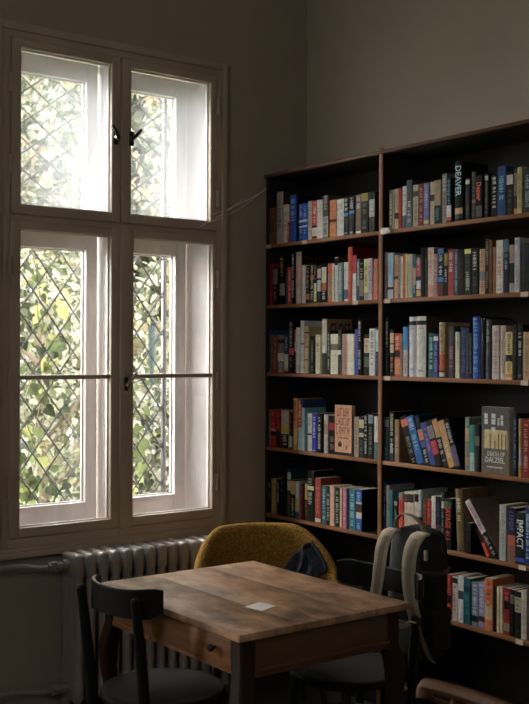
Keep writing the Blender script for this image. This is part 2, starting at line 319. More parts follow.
('L5', 0.4528, 0.0326, 0.1849, 0, '3c646e', 'slate teal book', [], [(0.1, 0.9, '98b0b0')]),
('L5', 0.4861, 0.0271, 0.1861, 0, '1c2424', 'charcoal book with cream patches', [], [(0.1, 0.8, 'a09c80')]),
('L5', 0.514, 0.0305, 0.1892, 0, 'be9682', 'blush cream book', [], [(0.2, 0.8, 'a07c6c')]),
('L5', 0.5475, 0.0338, 0.1843, 0, '1a1f1c', 'black book with grey green title', [], [(0.08, 0.92, '90a090')]),
('L5', 0.5834, 0.0121, 0.186, 0, 'bea87c', 'thin cream yellow book', [], [(0.3, 0.7, 'a08c60')]),
('L5', 0.5963, 0.0099, 0.1872, 0, '8c2020', 'very thin crimson book', [], [(0.3, 0.7, 'b05050')]),
('L5', 0.6077, 0.0247, 0.1873, 0, 'a06e82', 'mauve pink book', [], [(0.2, 0.9, 'c898ac')]),
('L5', 0.65, 0.0417, 0.1885, 0, '146e7d', 'teal book with pale title', [], [(0.1, 0.9, '90c0c4')]),
('L5', 0.6944, 0.0391, 0.1921, 0, '28609c', 'blue book with brown and white picture', [(0.3, 0.7, 'a8a49c'), (0.45, 0.65, '4c3428')], [(0.75, 0.95, '90b0d0'), (0.05, 0.25, '90b0d0')]),
('R1', 0.9067, 0.0243, 0.1779, 0, '5c5a48', 'olive grey book at the left end', [], [(0.1, 0.9, 'a49c84')]),
('R1', 0.9317, 0.0121, 0.1757, 0, '8c8068', 'thin tan book beside the olive one', [], [(0.3, 0.7, '6c604c')]),
('R1', 0.9444, 0.0234, 0.178, 0, 'a09078', 'cream book with dark oval', [(0.25, 0.4, '342c24')], [(0.5, 0.9, '786c58')]),
('R1', 0.9684, 0.0207, 0.178, 0, '96201a', 'dark red book left of the white one', [], [(0.3, 0.8, 'b84838')]),
('R1', 0.991, 0.0255, 0.1843, 0, 'b4afa8', 'grey white book with speckled foot', [(0.0, 0.3, '4c5460')], [(0.35, 0.9, '78746e')]),
('R1', 1.0189, 0.0326, 0.2072, 0, '465058', 'tall slate grey book with white letters', [(0.0, 0.45, '566470')], [(0.1, 0.55, 'c0c8d0')]),
('R1', 1.0589, 0.0322, 0.1814, 0, '968c72', 'beige book with dark head ornament', [(0.72, 0.85, '4c4434')], [(0.1, 0.65, '6c6450')]),
('R1', 1.0935, 0.0276, 0.1818, 0, '6e2828', 'maroon mottled book', [], [(0.1, 0.9, 'b08070')]),
('R1', 1.1247, 0.0315, 0.1812, 0, '646991', 'periwinkle blue book with yellow foot', [(0.04, 0.12, 'c0a050')], [(0.4, 0.95, '9098b8')]),
('R1', 1.1586, 0.0253, 0.1821, 0, 'a5967f', 'beige book with dark mark', [(0.55, 0.7, '3c342c')], [(0.15, 0.45, '80745c')]),
('R1', 1.185, 0.0378, 0.1862, 0, '8c8064', 'book tan above and dark teal below', [(0.0, 0.42, '14302e')], [(0.1, 0.35, '488078')]),
('R1', 1.2267, 0.0281, 0.2082, 0, '7d7873', 'tall stone grey book', [], [(0.1, 0.6, '5c5854'), (0.65, 0.95, 'b8b4a8')]),
('R1', 1.2577, 0.0261, 0.1875, 0, '14161c', 'black book with blue title and red foot', [(0.04, 0.12, 'b04030'), (0.12, 0.38, 'c0c0bc')], [(0.4, 0.95, '5890b8')]),
('R1', 1.3027, 0.0434, 0.2469, 0, '0c1014', 'tall black hardback with large pale blue name', [(0.12, 0.22, 'a88c5c'), (0.05, 0.12, '244850')], [(0.42, 0.93, '88a4cc', 'DEAVER')]),
('R1', 1.3634, 0.0224, 0.1744, 0, '26221e', 'charcoal book with white dot', [(0.85, 0.95, 'c0b8ac')], [(0.1, 0.35, '50504c'), (0.4, 0.8, '3c3428')]),
('R1', 1.3934, 0.0216, 0.1953, 0, '34342f', 'dark grey book with rust stripe', [(0.35, 0.4, '904838')], [(0.05, 0.95, '5c5c58')]),
('R1', 1.4162, 0.0337, 0.1752, 0, '120e0c', 'black book with orange name', [(0.05, 0.3, '504c48')], [(0.42, 0.85, 'd2441c', 'Deaver')]),
('R1', 1.4642, 0.0179, 0.1786, 0, '20201e', 'black book with grey stripe', [(0.85, 0.95, '908880')], [(0.1, 0.8, '606460')]),
('R1', 1.4994, 0.0312, 0.1672, 0, '171615', 'black book with big white capital letters', [], [(0.2, 0.55, 'c0bcb4'), (0.58, 0.97, 'c0bcb4')]),
('R1', 1.5346, 0.0409, 0.1964, 0, '144b78', 'wide ocean blue book', [], [(0.3, 0.8, '78b0d0')]),
('R1', 1.5761, 0.0338, 0.1715, 0, '1a1512', 'black book with white top label', [(0.7, 0.92, 'b0aca8')], [(0.1, 0.6, '5c4838')]),
('R1', 1.6134, 0.018, 0.1794, 0, '3c3424', 'dark book with tan yellow patches', [(0.0, 0.12, 'a87c34'), (0.4, 0.9, '807458')], [(0.2, 0.85, '38302c')]),
('R1', 1.6318, 0.0223, 0.1826, 0, 'a59870', 'cream yellow book', [], [(0.1, 0.9, '70644c')]),
('R1', 1.6659, 0.0312, 0.1743, 0, '34383c', 'grey black book at right edge', [], [(0.1, 0.95, '90989c')]),
('R2', 0.8822, 0.0142, 0.2107, 0, '96919b', 'grey white book with pink patch at left end', [(0.5, 0.75, 'b07868')], [(0.05, 0.4, '787880')]),
('R2', 0.8996, 0.0384, 0.2042, 0, '8ca5be', 'light blue book with grey lower half', [(0.0, 0.4, 'a0a4a8'), (0.2, 0.26, '3c3c3c')], [(0.5, 0.95, '5c88a8')]),
('R2', 0.9393, 0.0253, 0.1913, 0, 'b48c64', 'tan book with dark spot', [(0.45, 0.52, '50281c')], [(0.55, 0.9, '906840')]),
('R2', 0.9653, 0.017, 0.1898, 0, '6c6464', 'grey mauve book', [], [(0.1, 0.95, 'a09c9c')]),
('R2', 0.9829, 0.0144, 0.1869, 0, 'b4aea0', 'grey white thin book', [], [(0.3, 0.8, '8c887c')]),
('R2', 0.9979, 0.0174, 0.1946, 0, '9c561c', 'thin orange brown book', [], [(0.2, 0.8, 'b87c40')]),
('R2', 1.0159, 0.0118, 0.1935, 0, 'd2ae84', 'cream thin book beside the orange brown one', [], [(0.2, 0.8, 'b09068')]),
('R2', 1.0283, 0.0277, 0.1912, 0, 'a09b8c', 'grey cream book', [], [(0.2, 0.8, '808074')]),
('R2', 1.0566, 0.0195, 0.1861, 0, '345860', 'teal book with pink mottling', [(0.3, 0.7, 'a08880')], [(0.1, 0.3, '8cb0b0')]),
('R2', 1.0785, 0.0272, 0.1817, 0, '1e2850', 'navy book with red and yellow picture', [(0.5, 0.9, 'a05050'), (0.2, 0.4, 'b0b4b8'), (0.03, 0.18, 'b89058')], [(0.55, 0.95, 'c8c0c0')]),
('R2', 1.1068, 0.0204, 0.2128, 0, '0e100f', 'tall plain black book', [], [(0.4, 0.8, '242624')]),
('R2', 1.1278, 0.0196, 0.2113, 0, '1e2d24', 'tall dark green book', [], [(0.2, 0.8, '50604c')]),
('R2', 1.1492, 0.0324, 0.211, 0, 'c8a596', 'pinkish white book with red title', [(0.0, 0.25, 'c08878')], [(0.4, 0.97, 'a83c34')]),
('R2', 1.1822, 0.0233, 0.2063, 0, '967878', 'mauve pink book with dark top', [(0.88, 1.0, '1c1810')], [(0.3, 0.8, 'b09c9c')]),
('R2', 1.209, 0.0317, 0.2019, 0, '1c2c3c', 'blue black book with cyan band', [(0.3, 0.4, '2878b8'), (0.0, 0.28, '683428'), (0.88, 1.0, '3c6c98')], [(0.45, 0.85, 'c0c0bc')]),
('R2', 1.2436, 0.0206, 0.1879, 0, '24221a', 'black book with olive upper spine', [(0.68, 0.95, '8c7c34')], [(0.3, 0.6, 'b0b0ac')]),
('R2', 1.2647, 0.0334, 0.194, 0, '96413a', 'rust red book with white title', [], [(0.5, 0.95, 'd8c0b4')]),
('R2', 1.3009, 0.0218, 0.1917, 0, '44506c', 'blue grey book', [], [(0.1, 0.95, '9098a0')]),
('R2', 1.3233, 0.0332, 0.188, 0, '241c18', 'black brown book', [], [(0.1, 0.8, '4c342c')]),
('R2', 1.3581, 0.035, 0.1888, 0, '242c28', 'dark green grey book with yellow top band', [(0.9, 1.0, 'c0b850')], [(0.1, 0.5, 'a0a898'), (0.55, 0.88, '4c4c40')]),
('R2', 1.3996, 0.0339, 0.1878, 0, '1f2222', 'black book with white title', [], [(0.5, 0.92, 'b0b0ac'), (0.15, 0.4, '484c4c')]),
('R2', 1.4394, 0.0287, 0.183, 0, 'aa916e', 'cream tan book with red lettering', [(0.3, 0.5, '787c80')], [(0.5, 0.95, '984030'), (0.05, 0.28, '984030')]),
('R2', 1.469, 0.0205, 0.2273, 0, '1c1b14', 'tall black book with olive mottling', [], [(0.1, 0.4, '84804c'), (0.5, 0.98, '8c887c')]),
('R2', 1.4912, 0.0162, 0.2168, 0, '6c4c24', 'tall brown thin book', [], [(0.2, 0.8, '806034')]),
('R2', 1.508, 0.0187, 0.1873, 0, '825f41', 'tan orange book', [], [(0.1, 0.8, 'a05030')]),
('R2', 1.5272, 0.0339, 0.2124, 0, 'b9afa5', 'tall white book with red title', [], [(0.34, 0.68, 'a83c38'), (0.03, 0.08, '484440')]),
('R2', 1.5646, 0.0264, 0.2173, 0, '1c2834', 'tall dark blue book with grey title', [(0.75, 0.98, '4c6474')], [(0.35, 0.7, '98989c')]),
('R2', 1.5936, 0.0256, 0.1885, 0, '8e8478', 'grey beige book with black box', [(0.2, 0.62, '1c1c1c')], [(0.66, 0.95, 'a07068')]),
('R2', 1.6201, 0.0254, 0.2148, 0, 'a0a0a5', 'tall light grey book', [], [(0.05, 0.5, '78787c'), (0.85, 0.95, '606064')]),
('R2', 1.6499, 0.0295, 0.1895, 0, '141c18', 'dark green black book', [], [(0.2, 0.9, '284034')]),
('R2', 1.6809, 0.0228, 0.1859, 0, '10140f', 'black book at right edge', [], [(0.2, 0.6, '384038')]),
('R3', 0.8887, 0.0206, 0.2602, 0, '1e2424', 'tall black book with white title at left end', [], [(0.5, 0.95, 'b0b4b0'), (0.05, 0.45, '384040')]),
('R3', 0.9179, 0.0249, 0.2087, 0, '1f1b18', 'black book with cream upper panels', [(0.7, 0.92, 'aa9678'), (0.5, 0.68, 'aa9678')], [(0.1, 0.4, 'a07858')]),
('R3', 0.9434, 0.0379, 0.1906, 0, 'c83c28', 'bright red orange book', [(0.05, 0.4, 'e07850'), (0.45, 0.6, '3c1c14')], [(0.65, 0.95, 'e8b098')]),
('R3', 0.9826, 0.0169, 0.1876, 0, '84705a', 'tan brown thin book', [], [(0.2, 0.8, '5c4c3c')]),
('R3', 1.0, 0.0279, 0.2186, 0, 'a89c9c', 'book bright blue above and grey below', [(0.54, 1.0, '3282c8')], [(0.05, 0.4, '706464')]),
('R3', 1.0285, 0.0099, 0.2266, 0, '1e3250', 'very thin dark blue book', [], [(0.3, 0.7, '2c4870')]),
('R3', 1.0395, 0.0428, 0.261, 0, 'afafb9', 'thick silvery grey reference volume', [(0.86, 0.93, '303034')], [(0.78, 0.84, '787880'), (0.1, 0.14, '484850')]),
('R3', 1.0847, 0.057, 0.262, 0, 'c8beaf', 'thick cream reference volume', [(0.86, 0.93, '34302c')], [(0.78, 0.84, '8c8478'), (0.08, 0.12, '484440')]),
('R3', 1.1526, 0.0318, 0.1902, 0, '1e5a5a', 'teal book', [], [(0.1, 0.9, '7cb0a8')]),
('R3', 1.1861, 0.0268, 0.1839, 0, '3c4678', 'blue purple book with white top', [(0.85, 0.95, 'c0b8b4')], [(0.1, 0.8, '707cac')]),
('R3', 1.2145, 0.0322, 0.2344, 0, 'aa966e', 'olive cream book with orange lower panel', [(0.12, 0.42, 'b8583c'), (0.0, 0.12, '382c24'), (0.02, 0.1, 'c8c4bc')], [(0.45, 0.97, '58503c')]),
('R3', 1.2702, 0.0299, 0.2166, 0, '4b4146', 'dark mauve book', [], [(0.2, 0.6, 'a07c88')]),
('R3', 1.3103, 0.0234, 0.1931, 0, 'b9af96', 'cream short book', [], [(0.55, 0.95, '8ca0a0')]),
('R3', 1.337, 0.0325, 0.2114, 0, '282d55', 'navy patterned book', [], [(0.1, 0.95, '4c5884')]),
('R3', 1.37, 0.0164, 0.2086, 0, '34344c', 'slate navy book beside the patterned one', [], [(0.1, 0.9, '48504c')]),
('R3', 1.387, 0.0163, 0.1878, 0, '242824', 'short charcoal book', [], [(0.1, 0.9, '606864')]),
('R3', 1.4047, 0.0408, 0.2529, 0, '2855a0', 'tall royal blue hardback', [], [(0.1, 0.9, '6c98d0'), (0.93, 0.97, 'd0d8e8')]),
('R3', 1.4466, 0.0297, 0.248, 0, '0c1018', 'tall plain midnight black book', [], [(0.5, 0.7, '3c3428')]),
('R3', 1.4779, 0.0273, 0.2417, 0, '50555a', 'tall slate grey book', [], [(0.6, 0.95, '8c9090'), (0.1, 0.4, '34383c')]),
('R3', 1.5084, 0.0357, 0.2157, 0, 'afa09b', 'pinkish cream book, left of two alike', [], [(0.1, 0.9, '80706c')]),
('R3', 1.5502, 0.027, 0.2151, 0, 'aa9c94', 'pinkish cream book, right of two alike', [], [(0.1, 0.9, '80706c')]),
('R3', 1.5794, 0.0333, 0.1896, 0, 'b4a570', 'pale yellow book with picture band', [(0.38, 0.52, '2c140c'), (0.05, 0.12, 'd87848')], [(0.55, 0.95, '383020'), (0.15, 0.35, '786c40')]),
('R3', 1.6201, 0.013, 0.2184, 0, '101616', 'thin black book', [], [(0.4, 0.9, '4c5854')]),
('R3', 1.637, 0.0257, 0.218, 0, '12181a', 'black book with white title', [], [(0.4, 0.85, 'c0c8c8'), (0.05, 0.1, '7c8488')]),
('R3', 1.6667, 0.0293, 0.1886, 0, 'aa8c6e', 'tan book at right edge', [], [(0.1, 0.9, '786048')]),
('R4', 0.8836, 0.0278, 0.1944, 0, '283c40', 'dark teal book at the left end', [(0.78, 0.95, '606c70')], [(0.05, 0.3, '507c7c')]),
('R4', 0.9145, 0.0313, 0.2215, 0, '141312', 'tall black book with cream title', [], [(0.15, 0.45, 'b0b0ac'), (0.5, 0.95, 'b8a880')]),
('R4', 0.9503, 0.0278, 0.1877, 0, '8c7454', 'cream brown book', [], [(0.2, 0.8, 'a89474')]),
('R4', 1.051, 0.0322, 0.2099, 0.282, '12110f', 'black leaning book with orange patch', [(0.78, 0.93, 'c0663c')], [(0.2, 0.6, '808070'), (0.0, 0.08, 'a8a8a0')]),
('R4', 1.0894, 0.0339, 0.2127, 0.296, '2068a0', 'bright blue leaning book', [], [(0.7, 0.95, 'c8d4dc'), (0.3, 0.6, '7cb0d0')]),
('R4', 1.1415, 0.0255, 0.2155, 0.302, '182438', 'dark leaning book with orange and blue blocks', [(0.5, 0.72, 'c07c50'), (0.35, 0.48, '485c98')], [(0.05, 0.3, 'c0b0a4')]),
('R4', 1.1846, 0.0268, 0.1897, 0.355, '404c8c', 'violet blue leaning book', [], [(0.3, 0.9, 'a0748c')]),
('R4', 1.2351, 0.0291, 0.1997, 0.393, '242224', 'leaning book with grey and crimson blocks', [(0.6, 0.88, '787878'), (0.25, 0.55, 'b0283c')], [(0.28, 0.52, 'e05c6c')]),
('R4', 1.2711, 0.0253, 0.213, 0.422, '38281c', 'dark leaning book with tan upper title', [(0.6, 0.97, 'b08c5c')], [(0.1, 0.55, 'a8a8a4')]),
('R4', 1.3089, 0.0285, 0.2029, 0.376, 'b09064', 'sand coloured leaning book', [(0.0, 0.1, 'b89040')], [(0.2, 0.5, 'c8b8a0')]),
('R4', 1.3423, 0.0235, 0.2153, 0.336, '16161a', 'black leaning book with white title, last of row', [(0.05, 0.45, '5c5c74')], [(0.5, 0.95, 'b8b4b0')]),
('R4', 1.3679, 0.0229, 0.2191, 0, '6c786c', 'mosaic patterned teal and tan book', [(0.55, 0.8, 'a08c6c'), (0.3, 0.5, '7c7c70'), (0.1, 0.25, '94805c')], [(0.85, 0.98, '80a098')]),
('R4', 1.3926, 0.0249, 0.1893, 0, '328c87', 'turquoise book with pale foot', [(0.0, 0.4, '8ca8a4')], [(0.45, 0.95, '287470')]),
('R4', 1.4196, 0.0252, 0.1949, 0, '181816', 'black book with grey patches', [(0.55, 0.75, '5c5c50')], [(0.1, 0.4, '40403c')]),
('R4', 1.6202, 0.0219, 0.2473, 0, '141c28', 'navy black book with pale dots', [], [(0.1, 0.9, '607090')]),
('R4', 1.6471, 0.0187, 0.2285, 0, 'a0824c', 'tan yellow book with grey lower title', [(0.2, 0.45, '909090'), (0.0, 0.15, 'a07038')], [(0.5, 0.95, '806838')]),
('R4', 1.6679, 0.0302, 0.2233, 0, '8c201e', 'dark red book at right edge', [], [(0.1, 0.95, 'c89078')]),
('R5', 0.8822, 0.0138, 0.2397, 0, '24448c', 'blue book with white title at left end', [(0.8, 0.95, '706c40')], [(0.3, 0.75, 'a0b8d8')]),
('R5', 0.8986, 0.0187, 0.231, 0, '8c8474', 'grey cream book', [], [(0.2, 0.8, '6c6454')]),
('R5', 0.9193, 0.0198, 0.2127, 0, '287887', 'teal book behind the bag loop', [], [(0.2, 0.9, '1c5c68')]),
('R5', 0.9449, 0.0196, 0.183, 0, '1b1b19', 'black book with white capitals', [(0.8, 0.9, '888880')], [(0.1, 0.7, '787874')]),
('R5', 0.9765, 0.0257, 0.2068, 0, 'b44132', 'red book with grey top', [(0.85, 1.0, '7c7c7c')], [(0.5, 0.8, '902820')]),
('R5', 1.0121, 0.0235, 0.2158, 0, 'b4a596', 'cream volume with dark head band, left of three', [(0.78, 0.95, '2c1c14')], [(0.2, 0.7, '94887c')]),
('R5', 1.0368, 0.0337, 0.219, 0, 'b9aa9b', 'cream volume with dark head band, middle of three', [(0.78, 0.95, '2c1c14')], [(0.2, 0.7, '94887c')]),
('R5', 1.0754, 0.0254, 0.2227, 0, 'b4a99b', 'cream volume with dark head band, right of three', [(0.8, 0.95, '2c1c14')], [(0.2, 0.7, '94887c')]),
('R5', 1.1014, 0.0228, 0.2323, 0, '8c9498', 'grey blue book with black patches', [(0.4, 0.5, '1c1c1c'), (0.1, 0.2, '1c1c1c')], [(0.6, 0.95, 'c0c4c4')]),
('R5', 1.1267, 0.0226, 0.1936, 0, '5c2c20', 'brown red book', [], [(0.1, 0.9, '8c5440')]),
('R5', 1.1499, 0.0259, 0.1948, 0, '8c1c1c', 'red book with white and black foot', [(0.1, 0.3, 'b0a8a0'), (0.3, 0.45, '181414')], [(0.6, 0.95, 'b8584c')]),
('R5', 1.177, 0.0245, 0.214, 0, 'c3b4a8', 'cream white book', [], [(0.2, 0.8, 'a0948c')]),
('R5', 1.2022, 0.0307, 0.215, 0, '1c2040', 'navy book with orange glow below', [(0.08, 0.3, 'b06838'), (0.3, 0.45, '5c3848')], [(0.6, 0.9, '484c6c')]),
('R5', 1.2339, 0.0206, 0.2357, 0, '3c4038', 'dark grey green tall book', [(0.72, 0.84, 'a09c84')], [(0.1, 0.65, '7c8070')]),
('R5', 1.2558, 0.038, 0.213, 0, '101814', 'black book with orange title', [(0.84, 0.94, '2c5c44')], [(0.42, 0.84, 'cd4628', 'SAVAGE'), (0.2, 0.38, 'cd4628')]),
('R5', 1.3271, 0.0405, 0.26, 0.098, '6e5c3c', 'tall olive tan book leaning slightly', [], [(0.42, 0.85, 'c8b890'), (0.0, 0.06, '3c3020')]),
('R5', 1.373, 0.0262, 0.1255, 0, '16130f', 'low dark book behind the fallen ones', [], [(0.3, 0.8, '3c3428')]),
('R5', 1.4863, 0.0221, 0.1205, 0.534, 'b04830', 'orange spined book under the fallen pair', [(0.5, 1.0, '14100c')], [(0.1, 0.4, '90361f')]),
('R5', 1.5332, 0.0282, 0.2612, 0.644, 'b9afb4', 'fallen pink white book with red lettering', [(0.0, 0.42, '18181a')], [(0.48, 0.95, '984850'), (0.05, 0.36, 'a8a4a0')]),
('R5', 1.5504, 0.0336, 0.2209, 0, '969691', 'large grey white book', [], [(0.2, 0.8, '787870')]),
('R5', 1.5902, 0.0401, 0.2141, 0, '1f1f3c', 'navy book with orange figure', [(0.3, 0.5, 'a05848'), (0.0, 0.3, '7c5c50')], [(0.55, 0.95, '606090')]),
('R5', 1.6333, 0.0439, 0.2026, 0, '101620', 'black book with big white capitals', [(0.04, 0.12, '2c50a0')], [(0.3, 0.85, 'b8bcc0', 'IMPACT')]),
('R5', 1.6816, 0.0233, 0.224, 0, '20406c', 'blue white book at right edge', [], [(0.1, 0.9, '98a8b8')]),
('R6', 1.2685, 0.026, 0.1873, 0, 'a0372d', 'red book with black band at left end', [(0.36, 0.54, '241410')], [(0.6, 0.95, 'b85848')]),
('R6', 1.2957, 0.0302, 0.1835, 0, 'b9b4aa', 'white book with red title', [(0.85, 0.97, '34322e')], [(0.2, 0.8, 'a04038')]),
('R6', 1.3332, 0.0282, 0.1939, 0, 'b9b9be', 'white book with blue grey band', [(0.5, 0.68, '3c4864')], [(0.05, 0.1, '28282c')]),
('R6', 1.3625, 0.0371, 0.189, 0, '0f5f64', 'wide teal book', [(0.7, 0.82, '0c3c40')], [(0.2, 0.65, '2c8084')]),
('R6', 1.4019, 0.0366, 0.1781, 0, '6e788c', 'slate blue book with dark roundel', [(0.1, 0.24, '1c2828')], [(0.3, 0.95, 'b0b8c0')]),
('R6', 1.4401, 0.0356, 0.1847, 0, '827d9b', 'lavender grey book with brown roundel', [(0.14, 0.26, '543428')], [(0.3, 0.95, 'b0acc0')]),
('R6', 1.4772, 0.0398, 0.2081, 0, 'be6e3c', 'orange tan book with black letters', [(0.2, 0.5, 'b09878')], [(0.45, 0.95, '28201c')]),
('R6', 1.5187, 0.0191, 0.1814, 0, '121212', 'black book left of the thin cream pair', [], [(0.3, 0.8, '302c28')]),
('R6', 1.5388, 0.0123, 0.1844, 0, 'beaa8c', 'thin cream book, left of two alike', [], [(0.3, 0.7, '8c7c60')]),
('R6', 1.5543, 0.0128, 0.1872, 0, 'b9a688', 'thin cream book, right of two alike', [], [(0.3, 0.7, '8c7c60')]),
('R6', 1.5717, 0.0304, 0.1851, 0, '821e1e', 'red book with black patch', [(0.55, 0.72, '1c1010'), (0.08, 0.25, '847c68')], [(0.75, 0.95, 'b07068')]),
('R6', 1.6061, 0.021, 0.1837, 0, '121010', 'black book right of the red one', [(0.7, 0.9, '64605c')], [(0.1, 0.6, '401c1c')]),
('R6', 1.6286, 0.0307, 0.182, 0, '1c201c', 'dark book with cream title box', [(0.55, 0.88, '9c947c')], [(0.6, 0.85, '28241c'), (0.1, 0.2, '5c5444')]),
('R6', 1.6608, 0.0255, 0.1917, 0, 'aaa59b', 'white cream book', [], [(0.1, 0.8, '888074')]),
('R6', 1.6872, 0.0242, 0.2138, 0, '4c4438', 'grey brown book at right edge', [], [(0.3, 0.7, '605848')]),
]
SHELF_Z = {0: 2.5018, 1: 2.1328, 2: 1.8244, 3: 1.4796, 4: 1.1005, 5: 0.7597, 6: 0.4676}
XD = 0.8687
# ------------------------------------------------------------------ the room
RX, RY0, RY1, RZ = 6.4, -6.0, .274, 3.7
def struct(mb, name, **k):
    return tag(mb.build(name, smooth=0, **k), kind='structure')
struct(MB().box(0, RX, RY0, RY1, -.1, 0, M_floor), 'floor')
struct(MB().box(-.45, RX, RY0, RY1, RZ, RZ+.1, M_ceil), 'ceiling')
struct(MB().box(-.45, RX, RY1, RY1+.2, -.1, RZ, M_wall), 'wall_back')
struct(MB().box(RX, RX+.2, RY0, RY1, -.1, RZ, M_room), 'wall_right')
w = MB()    # wall behind the camera, with an added high opening letting in fill light
for a, b, c, d in ((-.45, 3.5, -.1, RZ), (5.3, RX, -.1, RZ), (3.5, 5.3, -.1, 2.4), (3.5, 5.3, 3.2, RZ)): w.box(a, b, RY0-.2, RY0, c, d, M_room)
struct(w, 'wall_front')
w = MB()
for a, b, c, d in ((3.5, 3.56, 2.4, 3.2), (5.24, 5.3, 2.4, 3.2), (4.37, 4.43, 2.4, 3.2), (3.5, 5.3, 2.4, 2.46), (3.5, 5.3, 3.14, 3.2)): w.bev(a, b, RY0-.12, RY0-.06, c, d, M_paint, .005)
w = struct(w, 'added_fill_window')  # unseen window, added to brighten the room
tag(MB().box(3.54, 5.26, RY0-.095, RY0-.09, 2.44, 3.16, M_gclear).build('glass_pane', w, smooth=0))
WY0, WY1, WZ0, WZ1 = -1.47, -.25, .70, 3.02       # window opening
W2 = -2.35                                         # second window further along the same wall
w = MB()
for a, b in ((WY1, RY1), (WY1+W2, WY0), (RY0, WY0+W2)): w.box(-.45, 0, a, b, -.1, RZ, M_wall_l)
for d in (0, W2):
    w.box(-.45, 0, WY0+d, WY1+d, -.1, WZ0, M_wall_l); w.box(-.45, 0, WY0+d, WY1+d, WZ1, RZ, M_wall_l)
struct(w, 'wall_left')

# ------------------------------------------------------------------ the double casement window
def bar(mb, y0, y1, z0, z1, x0, x1, m, r=.004): mb.bev(x0, x1, y0, y1, z0, z1, m, r, 2)
def ring(mb, y0, y1, z0, z1, wl, wr, wb, wt, x0, x1, m, r=.004):
    bar(mb, y0, y0+wl, z0, z1, x0, x1, m, r); bar(mb, y1-wr, y1, z0, z1, x0, x1, m, r)
    bar(mb, y0+wl-.002, y1-wr+.002, z0, z0+wb, x0+.0005, x1-.0005, m, r); bar(mb, y0+wl-.002, y1-wr+.002, z1-wt, z1, x0+.0005, x1-.0005, m, r)
def lever(par, y, z, ang, L, m):
    h = MB(); h.bev(.030, .036, y-.012, y+.012, z-.034, z+.034, m, .003)
    h.tube([(.034, y, z), (.054, y, z)], .009, M_brass)
    dy, dz = math.cos(ang), math.sin(ang)
    h.tube([(.05, y-dy*.012, z-dz*.012), (.056, y+dy*L*.3, z+dz*L*.3), (.058, y+dy*L, z+dz*L)], [.009, .009, .007], m)
    return h.build('lever_handle', par)
